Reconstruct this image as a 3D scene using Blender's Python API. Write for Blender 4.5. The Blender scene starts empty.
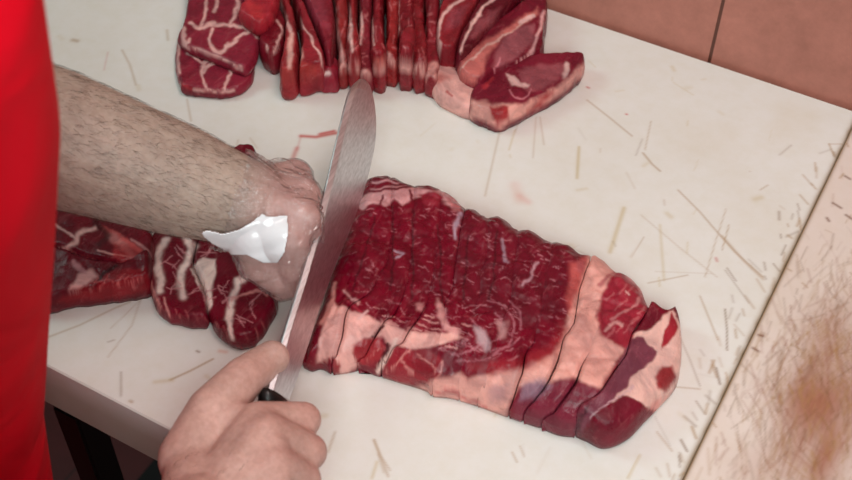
import bpy, bmesh, math, random
import numpy as np
from mathutils import Vector, Matrix
from mathutils.geometry import delaunay_2d_cdt
from mathutils.bvhtree import BVHTree
random.seed(7); rng = np.random.default_rng(7)
sc = bpy.context.scene
COL = sc.collection
T = 0.9                      # height of the board's top

# ------------------------------------------------------------------ camera
FPX, CX, CY = 1206.0, 426.0, 240.0
R = np.array([[0.87184685, -0.36622935, 0.3252063], [0.48968123, 0.63855068, -0.5936879], [0.00976523, 0.67685234, 0.73605404]])
CAM = np.array([0.30894598, -0.5640035, 1.59925133])
cam_d = bpy.data.cameras.new('camera'); cam = bpy.data.objects.new('camera', cam_d); COL.objects.link(cam)
m = Matrix([list(R[0]) + [CAM[0]], list(R[1]) + [CAM[1]], list(R[2]) + [CAM[2]], [0, 0, 0, 1]])
cam.matrix_world = m
cam_d.sensor_width = 36.0; cam_d.lens = FPX / 852 * 36.0
cam_d.clip_start = 0.02; cam_d.clip_end = 50
cam_d.dof.use_dof = True; cam_d.dof.focus_distance = 0.93; cam_d.dof.aperture_fstop = 9.0
sc.camera = cam
sc.view_settings.view_transform = 'Standard'; sc.view_settings.look = 'None'
sc.view_settings.exposure = -0.07; sc.view_settings.gamma = 1.0; sc.view_settings.use_curve_mapping = False

# ------------------------------------------------------------------ light
w = bpy.data.worlds.new('room_light'); sc.world = w; w.use_nodes = True
w.node_tree.nodes['Background'].inputs[0].default_value = (0.78, 0.74, 0.74, 1)
w.node_tree.nodes['Background'].inputs[1].default_value = 0.24
def area(name, loc, target, size, size_y, power, col):
    d = bpy.data.lights.new(name, 'AREA'); d.shape = 'RECTANGLE'; d.size = size; d.size_y = size_y; d.energy = power; d.color = col
    o = bpy.data.objects.new(name, d); COL.objects.link(o); o.location = loc
    o.rotation_euler = (Vector(target) - Vector(loc)).to_track_quat('-Z', 'Y').to_euler()
    return o
area('ceiling_light', (0.35, 0.10, 2.45), (0.05, -0.05, 0.9), 1.2, 0.35, 12, (1.0, 0.83, 0.78))
area('window_daylight', (0.62, -1.05, 1.95), (-0.22, -0.25, 0.9), 0.7, 0.6, 15.5, (0.90, 0.99, 0.97))
area('left_cool_fill', (-1.25, -0.30, 2.05), (-0.12, -0.20, 0.9), 0.6, 0.6, 7, (0.66, 1.0, 0.95))  # added cool fill, no known window, to cool the near-left board

# ------------------------------------------------------------------ helpers
def W(x, y, h=0.0):
    """point of the sight line x, y at height h above the board"""
    r = R @ np.array([x - CX, -(y - CY), -FPX]); t = (T + h - CAM[2]) / r[2]
    return CAM + r * t
def Wn(P, h):
    P = np.asarray(P, float); h = np.broadcast_to(np.asarray(h, float), (len(P),))
    r = np.stack([P[:, 0] - CX, -(P[:, 1] - CY), -FPX * np.ones(len(P))], 1) @ R.T
    t = (T + h - CAM[2]) / r[:, 2]
    return CAM + r * t[:, None]
def J(V):
    c = (np.asarray(V, float) - CAM) @ R
    return np.stack([CX + FPX * c[:, 0] / -c[:, 2], CY - FPX * c[:, 1] / -c[:, 2]], 1)
def lin(c):
    c = np.asarray(c, float) / 255.0
    return np.where(c <= 0.04045, c / 12.92, ((c + 0.055) / 1.055) ** 2.4)
def lin4(c): return tuple(lin(c)) + (1.0,)
_perm = rng.random((64, 64, 64))
def vnoise(P):
    P = np.asarray(P, float)
    if P.shape[1] == 2: P = np.column_stack([P, np.full(len(P), 3.7)])
    i = np.floor(P).astype(int); f = P - i; f = f * f * (3 - 2 * f); r = 0
    for a in (0, 1):
        for b in (0, 1):
            for c in (0, 1):
                wgt = (f[:, 0] if a else 1 - f[:, 0]) * (f[:, 1] if b else 1 - f[:, 1]) * (f[:, 2] if c else 1 - f[:, 2])
                r = r + wgt * _perm[(i[:, 0] + a) % 64, (i[:, 1] + b) % 64, (i[:, 2] + c) % 64]
    return r * 2 - 1
def sstep(a, b, x):
    t = np.clip((x - a) / (b - a), 0, 1); return t * t * (3 - 2 * t)
def segdist(P, A, B):
    d = B - A; L = np.maximum((d ** 2).sum(1), 1e-12)
    t = np.clip(((P[:, None, :] - A[None]) * d[None]).sum(2) / L[None], 0, 1)
    q = A[None] + t[..., None] * d[None]
    return np.sqrt(((P[:, None, :] - q) ** 2).sum(2))
def polydist(P, poly):
    P = np.asarray(P, float); poly = np.asarray(poly, float)
    A = poly; B = np.roll(poly, -1, 0); out = np.empty(len(P))
    for s in range(0, len(P), 4000):
        Q = P[s:s + 4000]; dd = segdist(Q, A, B).min(1)
        c = ((A[None, :, 1] > Q[:, None, 1]) != (B[None, :, 1] > Q[:, None, 1]))
        dy = np.where(B[:, 1] == A[:, 1], 1e-12, B[:, 1] - A[:, 1])
        xi = A[None, :, 0] + (Q[:, None, 1] - A[None, :, 1]) / dy[None] * (B - A)[None, :, 0]
        ins = ((c & (Q[:, None, 0] < xi)).sum(1) % 2) == 1
        out[s:s + 4000] = np.where(ins, dd, -dd)
    return out          # > 0 inside
def linedist(P, line):
    line = np.asarray(line, float); out = np.full(len(P), 1e9)
    lo = line.min(0) - 12; hi = line.max(0) + 12
    k = np.where(((P > lo) & (P < hi)).all(1))[0]
    if len(k): out[k] = segdist(P[k], line[:-1], line[1:]).min(1)
    return out
def spline(P, closed=False, n=8):
    P = np.asarray(P, float); N = len(P); out = []
    for i in range(N if closed else N - 1):
        if closed: p0, p1, p2, p3 = P[(i - 1) % N], P[i], P[(i + 1) % N], P[(i + 2) % N]
        else: p0, p1, p2, p3 = P[max(i - 1, 0)], P[i], P[i + 1], P[min(i + 2, N - 1)]
        for k in range(n):
            t = k / n
            out.append(0.5 * ((2 * p1) + (p2 - p0) * t + (2 * p0 - 5 * p1 + 4 * p2 - p3) * t * t + (3 * p1 - p0 - 3 * p2 + p3) * t ** 3))
    if not closed: out.append(P[-1])
    return np.array(out)
def resample(P, step, closed=True):
    Q = np.vstack([P, P[:1]]) if closed else P
    d = np.sqrt(((Q[1:] - Q[:-1]) ** 2).sum(1)); s = np.concatenate([[0], np.cumsum(d)])
    n = max(int(round(s[-1] / step)), 8)
    u = np.linspace(0, s[-1], n + 1)
    out = np.stack([np.interp(u, s, Q[:, k]) for k in range(Q.shape[1])], 1)
    return out[:-1] if closed else out

def mk(name, V, F, mat, parent=None, smooth=True, col=None):
    me = bpy.data.meshes.new(name); me.from_pydata([tuple(map(float, v)) for v in V], [], [tuple(map(int, f)) for f in F]); me.validate()
    if smooth: me.polygons.foreach_set('use_smooth', [True] * len(me.polygons))
    if mat: me.materials.append(mat)
    if col is not None and len(me.vertices) == len(col):
        a = me.color_attributes.new('Col', 'FLOAT_COLOR', 'POINT')
        c = np.ones((len(col), 4)); c[:, :col.shape[1]] = col
        a.data.foreach_set('color', c.astype(np.float32).ravel())
    o = bpy.data.objects.new(name, me); COL.objects.link(o)
    if parent: o.parent = parent
    return o
def tag(o, label, cat, group=None, kind=None):
    o['label'] = label; o['category'] = cat
    if group: o['group'] = group
    if kind: o['kind'] = kind
    return o
def empty(name, loc=(0, 0, 0)):
    o = bpy.data.objects.new(name, None); COL.objects.link(o); o.location = loc; o.empty_display_size = 0.05; return o
def box(c, s, bev=0.0):
    bm = bmesh.new(); bmesh.ops.create_cube(bm, size=1)
    for v in bm.verts: v.co = Vector((v.co.x * s[0] + c[0], v.co.y * s[1] + c[1], v.co.z * s[2] + c[2]))
    if bev: bmesh.ops.bevel(bm, geom=list(bm.edges), offset=bev, segments=2, affect='EDGES')
    V = [tuple(v.co) for v in bm.verts]; bm.verts.index_update(); F = [[v.index for v in f.verts] for f in bm.faces]; bm.free()
    return V, F

# ------------------------------------------------------------------ materials
def nodes(name):
    mt = bpy.data.materials.new(name); mt.use_nodes = True; nt = mt.node_tree; b = nt.nodes['Principled BSDF']
    return mt, nt, b
def add(nt, t, **k):
    n = nt.nodes.new(t)
    for a, v in k.items():
        if a.startswith('in_'):
            key = a[3:]; key = int(key) if key.isdigit() else key.replace('_', ' ')
            n.inputs[key].default_value = v
        else: setattr(n, a, v)
    return n
def noise(nt, scale, detail=3, rough=0.5, vec=None, stretch=None, rot=0.0, dist=0.0):
    tc = add(nt, 'ShaderNodeTexCoord')
    mp = add(nt, 'ShaderNodeMapping'); nt.links.new(tc.outputs['Object'], mp.inputs[0])
    if stretch: mp.inputs['Scale'].default_value = stretch
    mp.inputs['Rotation'].default_value = (0, 0, rot)
    n = add(nt, 'ShaderNodeTexNoise'); n.inputs['Scale'].default_value = scale; n.inputs['Detail'].default_value = detail
    n.inputs['Roughness'].default_value = rough; n.inputs['Distortion'].default_value = dist
    nt.links.new(mp.outputs[0], n.inputs['Vector']); return n.outputs['Fac']
def ramp(nt, src, stops):
    r = add(nt, 'ShaderNodeValToRGB'); nt.links.new(src, r.inputs[0]); e = r.color_ramp.elements
    e[0].position, e[0].color = stops[0]; e[1].position, e[1].color = stops[-1]
    for p, c in stops[1:-1]:
        q = e.new(p); q.color = c
    return r.outputs['Color']
def mix(nt, fac, a, b, blend='MIX'):
    n = add(nt, 'ShaderNodeMix', data_type='RGBA', blend_type=blend)
    for s, v in ((0, fac), (6, a), (7, b)):
        if hasattr(v, 'is_linked') or hasattr(v, 'links'): nt.links.new(v, n.inputs[s])
        else: n.inputs[s].default_value = v
    return n.outputs[2]
def bump(nt, src, strength, dist, chain=None):
    b = add(nt, 'ShaderNodeBump'); b.inputs['Strength'].default_value = strength; b.inputs['Distance'].default_value = dist
    nt.links.new(src, b.inputs['Height'])
    if chain: nt.links.new(chain, b.inputs['Normal'])
    return b.outputs[0]
def plain(name, c, rough=0.5, metal=0.0, var=0.12, vs=30, bmp=0.0, spec=0.5, coat=0.0):
    mt, nt, b = nodes(name); c = np.array(lin4(c))
    col = ramp(nt, noise(nt, vs, 4), [(0.3, tuple(np.append(c[:3] * (1 - var), 1))), (0.7, tuple(np.append(np.minimum(c[:3] * (1 + var), 1), 1)))])
    nt.links.new(col, b.inputs['Base Color']); b.inputs['Roughness'].default_value = rough; b.inputs['Metallic'].default_value = metal
    b.inputs['Specular IOR Level'].default_value = spec; b.inputs['Coat Weight'].default_value = coat
    if bmp: nt.links.new(bump(nt, noise(nt, vs * 2, 4), bmp, 0.002), b.inputs['Normal'])
    return mt

def m_meat():
    mt, nt, b = nodes('raw_pork')
    at = add(nt, 'ShaderNodeAttribute', attribute_name='Col')
    # fine fibre marbling: pale threads inside the lean, faint pink veins in the fat
    f1 = ramp(nt, noise(nt, 95, 5, 0.65, stretch=(1.6, 0.55, 1), rot=0.35, dist=1.2), [(0.56, (0, 0, 0, 1)), (0.70, (1, 1, 1, 1))])
    f2 = ramp(nt, noise(nt, 38, 4, 0.6, dist=0.8), [(0.40, (0.72, 0.66, 0.68, 1)), (0.62, (1.18, 1.12, 1.10, 1))])
    c1 = mix(nt, 0.85, at.outputs['Color'], f2, 'MULTIPLY')
    fm = add(nt, 'ShaderNodeMath', operation='MULTIPLY', in_1=0.16); nt.links.new(f1, fm.inputs[0])
    c2 = mix(nt, fm.outputs[0], c1, lin4((205, 125, 128)))
    nt.links.new(c2, b.inputs['Base Color'])
    b.inputs['Specular IOR Level'].default_value = 0.27
    rr = ramp(nt, noise(nt, 60, 3), [(0.35, (0.20, 0.20, 0.20, 1)), (0.65, (0.45, 0.45, 0.45, 1))]); nt.links.new(rr, b.inputs['Roughness'])
    b.inputs['Subsurface Weight'].default_value = 0.12; b.inputs['Subsurface Radius'].default_value = (0.004, 0.0015, 0.001); b.inputs['Subsurface Scale'].default_value = 1.0
    n1 = bump(nt, noise(nt, 160, 5, 0.6, stretch=(1.5, 0.5, 1), rot=0.3, dist=1.0), 0.55, 0.0012)
    n2 = bump(nt, noise(nt, 45, 3), 0.5, 0.003, n1)
    nt.links.new(n2, b.inputs['Normal'])
    return mt
def m_board():
    mt, nt, b = nodes('white_cutting_board')
    at = add(nt, 'ShaderNodeAttribute', attribute_name='Col')
    v = ramp(nt, noise(nt, 7, 5, 0.6), [(0.3, (0.95, 0.94, 0.92, 1)), (0.65, (1, 1, 1, 1))])
    v2 = ramp(nt, noise(nt, 60, 6, 0.7), [(0.35, (0.97, 0.96, 0.93, 1)), (0.6, (1, 1, 1, 1))])
    c = mix(nt, 1.0, at.outputs['Color'], v, 'MULTIPLY'); c = mix(nt, 1.0, c, v2, 'MULTIPLY')
    nt.links.new(c, b.inputs['Base Color'])
    rr = ramp(nt, noise(nt, 25, 4), [(0.3, (0.34, 0.34, 0.34, 1)), (0.7, (0.5, 0.5, 0.5, 1))]); nt.links.new(rr, b.inputs['Roughness'])
    b.inputs['Specular IOR Level'].default_value = 0.45
    nt.links.new(bump(nt, noise(nt, 220, 4, stretch=(1, 0.25, 1), rot=0.4), 0.12, 0.0006), b.inputs['Normal'])
    return mt
def m_skin(name='skin'):
    mt, nt, b = nodes(name)
    at = add(nt, 'ShaderNodeAttribute', attribute_name='Col')
    v = ramp(nt, noise(nt, 28, 5, 0.6), [(0.3, (0.80, 0.76, 0.74, 1)), (0.68, (1.08, 1.05, 1.03, 1))])
    v2 = ramp(nt, noise(nt, 240, 3, 0.6), [(0.35, (0.86, 0.82, 0.80, 1)), (0.65, (1.05, 1.05, 1.05, 1))])
    c = mix(nt, 1.0, at.outputs['Color'], v, 'MULTIPLY'); c = mix(nt, 0.8, c, v2, 'MULTIPLY')
    nt.links.new(c, b.inputs['Base Color']); b.inputs['Roughness'].default_value = 0.5
    b.inputs['Subsurface Weight'].default_value = 0.15; b.inputs['Subsurface Radius'].default_value = (0.008, 0.003, 0.0015); b.inputs['Subsurface Scale'].default_value = 1.0
    n1 = bump(nt, noise(nt, 420, 4, 0.6), 0.35, 0.0006); n2 = bump(nt, noise(nt, 70, 4, 0.6, dist=0.6), 0.35, 0.0015, n1)
    nt.links.new(n2, b.inputs['Normal']); return mt
def m_glove():
    mt, nt, b = nodes('clear_plastic_film')
    nt.nodes.remove(b); out = nt.nodes['Material Output']
    tr = add(nt, 'ShaderNodeBsdfTransparent'); tr.inputs[0].default_value = (1, 1, 1, 1)
    gl = add(nt, 'ShaderNodeBsdfGlossy'); gl.inputs['Roughness'].default_value = 0.18
    df = add(nt, 'ShaderNodeBsdfDiffuse'); df.inputs[0].default_value = (0.8, 0.8, 0.82, 1)
    n = bump(nt, noise(nt, 75, 4, 0.6, stretch=(2.4, 0.5, 0.7), rot=-0.75, dist=0.8), 1.0, 0.010)
    for q in (gl, df): nt.links.new(n, q.inputs['Normal'])
    fr0 = add(nt, 'ShaderNodeLayerWeight'); fr0.inputs[0].default_value = 0.5; fr = add(nt, 'ShaderNodeMath', operation='POWER', in_1=4.0); nt.links.new(fr0.outputs['Facing'], fr.inputs[0])
    fa = add(nt, 'ShaderNodeMath', operation='MULTIPLY_ADD', in_1=0.9, in_2=0.14, use_clamp=True); nt.links.new(fr.outputs[0], fa.inputs[0])
    m1 = add(nt, 'ShaderNodeMixShader'); m1.inputs[0].default_value = 0.05
    nt.links.new(tr.outputs[0], m1.inputs[1]); nt.links.new(df.outputs[0], m1.inputs[2])
    m2 = add(nt, 'ShaderNodeMixShader'); nt.links.new(fa.outputs[0], m2.inputs[0]); nt.links.new(m1.outputs[0], m2.inputs[1]); nt.links.new(gl.outputs[0], m2.inputs[2])
    nt.links.new(m2.outputs[0], out.inputs[0]); return mt
def m_steel():
    mt, nt, b = nodes('brushed_steel')
    b.inputs['Metallic'].default_value = 1.0
    c = ramp(nt, noise(nt, 90, 4, stretch=(6, 0.3, 6)), [(0.3, (0.52, 0.52, 0.54, 1)), (0.7, (0.72, 0.73, 0.76, 1))]); nt.links.new(c, b.inputs['Base Color'])
    b.inputs['Roughness'].default_value = 0.36
    nt.links.new(bump(nt, noise(nt, 140, 3, stretch=(6, 0.3, 6)), 0.08, 0.0005), b.inputs['Normal']); return mt
def m_tile(name, base, grout, w_, h_, ox, oz, horizontal=False):
    mt, nt, b = nodes(name)
    tc = add(nt, 'ShaderNodeTexCoord'); mp = add(nt, 'ShaderNodeMapping'); nt.links.new(tc.outputs['Object'], mp.inputs[0])
    if not horizontal: mp.inputs['Rotation'].default_value = (math.radians(-90), 0, 0)
    mp.inputs['Location'].default_value = (ox, oz, 0)
    br = add(nt, 'ShaderNodeTexBrick', offset=0.0); nt.links.new(mp.outputs[0], br.inputs[0])
    br.inputs['Scale'].default_value = 1.0; br.inputs['Brick Width'].default_value = w_; br.inputs['Row Height'].default_value = h_
    br.inputs['Mortar Size'].default_value = 0.0016; br.inputs['Mortar Smooth'].default_value = 0.1
    base = np.array(lin4(base)); k = lambda s: tuple(np.append(base[:3] * s, 1))
    br.inputs['Color1'].default_value = k(1.0); br.inputs['Color2'].default_value = k(0.94); br.inputs['Mortar'].default_value = lin4(grout)
    v = ramp(nt, noise(nt, 9, 6, 0.65), [(0.3, (0.82, 0.79, 0.76, 1)), (0.7, (1.12, 1.1, 1.08, 1))])
    v2 = ramp(nt, noise(nt, 70, 5, 0.7), [(0.3, (0.88, 0.86, 0.84, 1)), (0.65, (1.05, 1.05, 1.05, 1))])
    c = mix(nt, 1.0, br.outputs['Color'], v, 'MULTIPLY'); c = mix(nt, 1.0, c, v2, 'MULTIPLY')
    nt.links.new(c, b.inputs['Base Color']); b.inputs['Roughness'].default_value = 0.45
    inv = add(nt, 'ShaderNodeMath', operation='SUBTRACT', in_0=1.0); nt.links.new(br.outputs['Fac'], inv.inputs[1])
    n1 = bump(nt, inv.outputs[0], 0.6, 0.002); nt.links.new(bump(nt, noise(nt, 80, 4), 0.15, 0.001, n1), b.inputs['Normal'])
    return mt
MEAT, BOARD, SKIN, GLOVE, STEEL = m_meat(), m_board(), m_skin(), m_glove(), m_steel()
def m_cloth(name, c, rough=0.75, weave=900):
    mt, nt, b = nodes(name); c = np.array(lin4(c)); k = lambda s: tuple(np.append(c[:3] * s, 1))
    nt.links.new(ramp(nt, noise(nt, 6, 4), [(0.3, k(0.85)), (0.7, k(1.12))]), b.inputs['Base Color'])
    b.inputs['Roughness'].default_value = rough; b.inputs['Specular IOR Level'].default_value = 0.15
    n1 = bump(nt, noise(nt, weave, 2), 0.25, 0.0006); nt.links.new(bump(nt, noise(nt, 9, 3, dist=0.8), 0.5, 0.02, n1), b.inputs['Normal'])
    return mt
APRON = m_cloth('red_apron_cloth', (218, 0, 30)); SHIRT = m_cloth('white_shirt_cloth', (215, 215, 220)); TROUSER = m_cloth('dark_trouser_cloth', (28, 28, 34))
BLACKP = plain('black_plastic', (14, 14, 15), 0.35, var=0.2); BLACKM = plain('black_painted_metal', (12, 12, 12), 0.4, var=0.3)
LABELM = plain('glossy_white_film', (232, 236, 240), 0.22, var=0.04, bmp=0.2, coat=0.4)
HAIRM = plain('dark_body_hair', (74, 54, 42), 0.5); SHEET_BLACK = plain('matte_black_sheet', (16, 15, 15), 0.8, bmp=0.4)

# ------------------------------------------------------------------ setting
YB, YF, XS = 0.3215, -0.2415, 0.255      # back edge, front edge, seam between the boards
TH = 0.057
V, F = box((0.2, -0.5, -0.02), (6, 3.4, 0.04)); fl = mk('floor', V, F, m_tile('dark_red_floor_tile', (92, 26, 28), (50, 22, 22), 0.2, 0.2, 0.03, 0.05, True), smooth=False); fl['kind'] = 'structure'
V, F = box((0.2, YB + 0.004 + 0.05, 1.3), (6, 0.1, 2.6)); wb = mk('wall_back', V, F, m_tile('brown_wall_tile', (186, 122, 108), (96, 54, 42), 0.45, 0.30, 0.45 - 0.1155, 0.02), smooth=False); wb['kind'] = 'structure'

# boards: fine grid on top so that stains and knife marks can sit in it
def strokes_apply(P2, col, strokes):
    """P2 in metres on the board; strokes (pts, width, rgb, alpha)"""
    # bucket acceleration
    for pts, wd, c, a in strokes:
        pts = np.asarray(pts, float); lo = pts.min(0) - wd * 2.5; hi = pts.max(0) + wd * 2.5
        k = np.where((P2[:, 0] > lo[0]) & (P2[:, 0] < hi[0]) & (P2[:, 1] > lo[1]) & (P2[:, 1] < hi[1]))[0]
        if not len(k): continue
        d = segdist(P2[k], pts[:-1], pts[1:]).min(1)
        al = a * np.exp(-(d / wd) ** 2)
        col[k] = col[k] * (1 - al[:, None]) + lin(c)[None] * al[:, None]
def board(name, x0, x1, base, strokes, extra, label, step=0.0012):
    xs = np.concatenate([[x0, x0 + 0.0012], np.arange(x0 + 0.0024, x1 - 0.002, step), [x1 - 0.0012, x1]])
    ys = np.concatenate([[YF, YF + 0.0012], np.arange(YF + 0.0024, YB - 0.002, step), [YB - 0.0012, YB]])
    nx, ny = len(xs), len(ys)
    X, Y = np.meshgrid(xs, ys, indexing='ij'); P2 = np.stack([X.ravel(), Y.ravel()], 1)
    Z = np.full((nx, ny), T)
    Z[0, :] -= 0.0012; Z[-1, :] -= 0.0012; Z[:, 0] -= 0.0012; Z[:, -1] -= 0.0012
    col = np.tile(lin(base), (len(P2), 1)); extra(P2, col); strokes_apply(P2, col, strokes)
    V = np.column_stack([P2, Z.ravel()])
    idx = np.arange(nx * ny).reshape(nx, ny)
    F = np.stack([idx[:-1, :-1], idx[1:, :-1], idx[1:, 1:], idx[:-1, 1:]], -1).reshape(-1, 4).tolist()
    loop = list(idx[:, 0]) + list(idx[-1, 1:]) + list(idx[-2::-1, -1]) + list(idx[0, -2:0:-1])
    base_i = len(V); nl = len(loop); rows = [V]; cols = [col]; side = lin((196, 190, 178))
    for z in (T - TH * 0.5, T - TH):
        L = V[loop].copy(); L[:, 2] = z; rows.append(L); cols.append(np.tile(side, (nl, 1)))
    for i in range(nl):
        j = (i + 1) % nl
        F.append([loop[j], loop[i], base_i + i, base_i + j]); F.append([base_i + j, base_i + i, base_i + nl + i, base_i + nl + j])
    F.append([base_i + nl + i for i in range(nl)][::-1])
    o = mk(name, np.vstack(rows), F, BOARD, smooth=False, col=np.vstack(cols))
    return tag(o, label, 'cutting board')
def px(*pts): return [tuple(W(x, y)[:2]) for x, y in pts]
YEL, BRN, DK, RED = (200, 178, 124), (168, 128, 74), (126, 88, 50), (196, 52, 44)
S = []
def st(wd, c, a, *pts): S.append((px(*pts), wd * .85, c, a if c[1] < 60 else a * .8))
st(.0011, BRN, .8, (643, 153), (652, 164), (660, 171)); st(.0009, BRN, .75, (678, 190), (700, 212), (712, 226), (735, 252), (763, 277))
st(.0016, BRN, .5, (722, 236), (745, 262), (763, 279)); st(.0009, BRN, .35, (641, 215), (680, 248), (717, 277)); st(.0008, BRN, .45, (726, 209), (716, 240), (705, 277))
st(.0009, BRN, .4, (644, 237), (631, 257)); st(.0022, YEL, .7, (624, 208), (617, 230), (610, 252)); st(.0014, YEL, .5, (660, 225), (664, 280))
st(.0009, DK, .8, (725, 309), (727, 330), (727, 350)); st(.0008, BRN, .7, (700, 296), (718, 340)); st(.0008, DK, .5, (679, 335), (690, 360), (700, 386))
st(.0012, DK, .85, (716, 368), (720, 384)); st(.0012, DK, .85, (681, 440), (687, 451)); st(.0014, BRN, .8, (692, 427), (696, 438)); st(.0009, DK, .6, (696, 401), (705, 414))
st(.0008, BRN, .6, (676, 387), (700, 389)); st(.0008, BRN, .55, (648, 283), (668, 279), (688, 275)); st(.001, BRN, .5, (657, 432), (672, 451)); st(.0007, DK, .55, (725, 270), (749, 303))
st(.001, BRN, .7, (587, 100), (610, 118), (632, 136)); st(.0008, BRN, .5, (651, 121), (645, 150)); st(.0016, YEL, .8, (579, 147), (577, 178)); st(.0008, BRN, .45, (536, 117), (533, 158)); st(.0008, BRN, .5, (540, 117), (544, 145))
st(.001, BRN, .75, (829, 144), (834, 156)); st(.001, BRN, .5, (829, 144), (843, 144)); st(.0008, DK, .7, (727, 268), (736, 281)); st(.0008, BRN, .6, (729, 225), (722, 250))
st(.0009, BRN, .5, (760, 190), (768, 185)); st(.0012, BRN, .5, (803, 175), (812, 185)); st(.0012, BRN, .6, (800, 195), (808, 204))
st(.0024, RED, .8, (301, 136), (316, 137), (336, 133)); st(.002, (200, 40, 36), .8, (320, 134), (334, 131)); st(.0026, RED, .55, (297, 148), (293, 158)); st(.0012, RED, .3, (301, 136), (297, 150))
st(.0012, RED, .8, (587, 87), (589, 88)); st(.0011, RED, .85, (626, 114), (627, 114.5)); st(.0014, RED, .5, (716, 258), (717, 261)); st(.004, (222, 130, 118), .35, (520, 196), (528, 202)); st(.006, (222, 150, 135), .3, (515, 185), (519, 200))
st(.0011, BRN, .55, (46, 338), (80, 325), (115, 308), (130, 302)); st(.0009, BRN, .4, (141, 298), (132, 325), (108, 357)); st(.001, BRN, .85, (170, 380), (190, 371), (213, 359)); st(.0022, YEL, .5, (155, 382), (172, 380))
st(.0009, DK, .6, (121, 372), (121, 396)); st(.0009, DK, .5, (108, 342), (114, 340)); st(.003, BRN, .7, (73, 40), (77, 41)); st(.0012, BRN, .55, (122, 50), (130, 65), (136, 85)); st(.0016, BRN, .5, (167, 30), (168, 40))
st(.0011, BRN, .5, (187, 99), (191, 121)); st(.0008, RED, .3, (108, 52), (104, 70)); st(.0012, DK, .8, (197, 351), (199, 352)); st(.002, (220, 150, 120), .6, (220, 351), (226, 352)); st(.0014, BRN, .7, (130, 401), (132, 402))
st(.0012, BRN, .6, (374, 440), (388, 476)); st(.0009, BRN, .55, (374, 440), (380, 455), (390, 470)); st(.001, YEL, .7, (640, 455), (628, 478)); st(.0012, BRN, .5, (335, 432), (328, 452)); st(.0014, YEL, .6, (372, 478), (377, 462))
st(.0009, BRN, .6, (512, 452), (517, 462)); st(.0009, BRN, .5, (520, 446), (524, 456)); st(.0010, BRN, .5, (500, 130), (492, 165), (485, 196)); st(.0010, YEL, .6, (515, 130), (509, 150)); st(.0009, BRN, .4, (238, 140), (236, 150)); st(.001, BRN, .35, (250, 138), (257, 148))
for i in range(330):     # fine worn-in knife marks, denser where the cutting is done
    x = rng.uniform(-0.42, 0.25); y = rng.uniform(-0.235, 0.315)
    if rng.random() > 0.12 + 0.88 * math.exp(-((x - 0.21) / 0.12) ** 2 - ((y - 0.03) / 0.17) ** 2): continue
    a = rng.normal(1.75, 0.45) if rng.random() < 0.65 else rng.uniform(0, 3.14); l = rng.gamma(2.0, 0.007)
    S.append(([(x, y), (x + l * math.cos(a), y + l * math.sin(a))], rng.uniform(.0006, .0011), [YEL, YEL, BRN, DK][rng.integers(4)], rng.uniform(.06, .38)))
for i in range(70):      # marks running out over the joint
    y = rng.uniform(-0.22, 0.27); x = XS - abs(rng.normal(0, 0.012)); a = rng.normal(2.0, 0.35); l = rng.uniform(0.003, 0.014)
    S.append(([(x, y), (x + l * math.cos(a), y + l * math.sin(a))], rng.uniform(.0008, .0013), DK if rng.random() < .4 else BRN, rng.uniform(.2, .55)))
for i in range(60):
    x = rng.uniform(-0.45, 0.24); y = rng.uniform(-0.235, 0.315)
    S.append(([(x, y), (x + rng.uniform(-.006, .006), y + rng.uniform(-.006, .006))], rng.uniform(.0008, .003), YEL, rng.uniform(.15, .4)))
def worn(P2, col):
    e = np.clip(np.abs(P2[:, 0] - XS) / 0.0026, 0, 3); a = 0.95 * np.exp(-e ** 2) * (0.7 + 0.3 * vnoise(P2 * 120))
    col[:] = col * (1 - a[:, None]) + lin((140, 108, 62))[None] * a[:, None]
    n = vnoise(P2 * 14 + 5); n2 = vnoise(P2 * np.array([60, 16]) + 9); a = 0.20 * sstep(0.1, 0.9, n) * (0.5 + 0.5 * n2) * np.exp(-((P2[:, 0] - 0.2) / 0.16) ** 2)
    a = np.clip(a, 0, 1); col[:] = col * (1 - a[:, None]) + lin((205, 180, 130))[None] * a[:, None]
board('cutting_board', -0.62, XS - 0.0002, (234, 232, 228), S, worn, 'large thick white plastic cutting board carrying all the meat, left of the dark seam')
S2 = []
for i in range(1500):
    x = 0.318 + rng.normal(0, 0.030); y = 0.01 + rng.normal(0, 0.085)
    if x < XS + 0.004 or x > 0.6 or y < YF + .02 or y > YB - .03: continue
    a = rng.normal(1.75, 0.35); l = rng.uniform(0.004, 0.026)
    S2.append(([(x, y), (x + l * math.cos(a), y + l * math.sin(a))], rng.uniform(.0006, .0012), [BRN, DK, (150, 92, 66)][rng.integers(3)], rng.uniform(.08, .32)))
for i in range(60):
    x = XS + rng.uniform(0.003, 0.12); y = rng.uniform(-0.22, 0.3); a = rng.normal(2.3, 0.5); l = rng.uniform(0.002, 0.008)
    S2.append(([(x, y), (x + l * math.cos(a), y + l * math.sin(a))], .0009, BRN, rng.uniform(.2, .7)))
for pts in (((753, 348), (758, 351)), ((759, 335), (763, 336)), ((845, 176), (850, 179)), ((833, 203), (841, 208)), ((846, 215), (852, 219)), ((827, 218), (829, 221))):
    S2.append((px(*pts), .0012, (120, 70, 40), .8))
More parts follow.
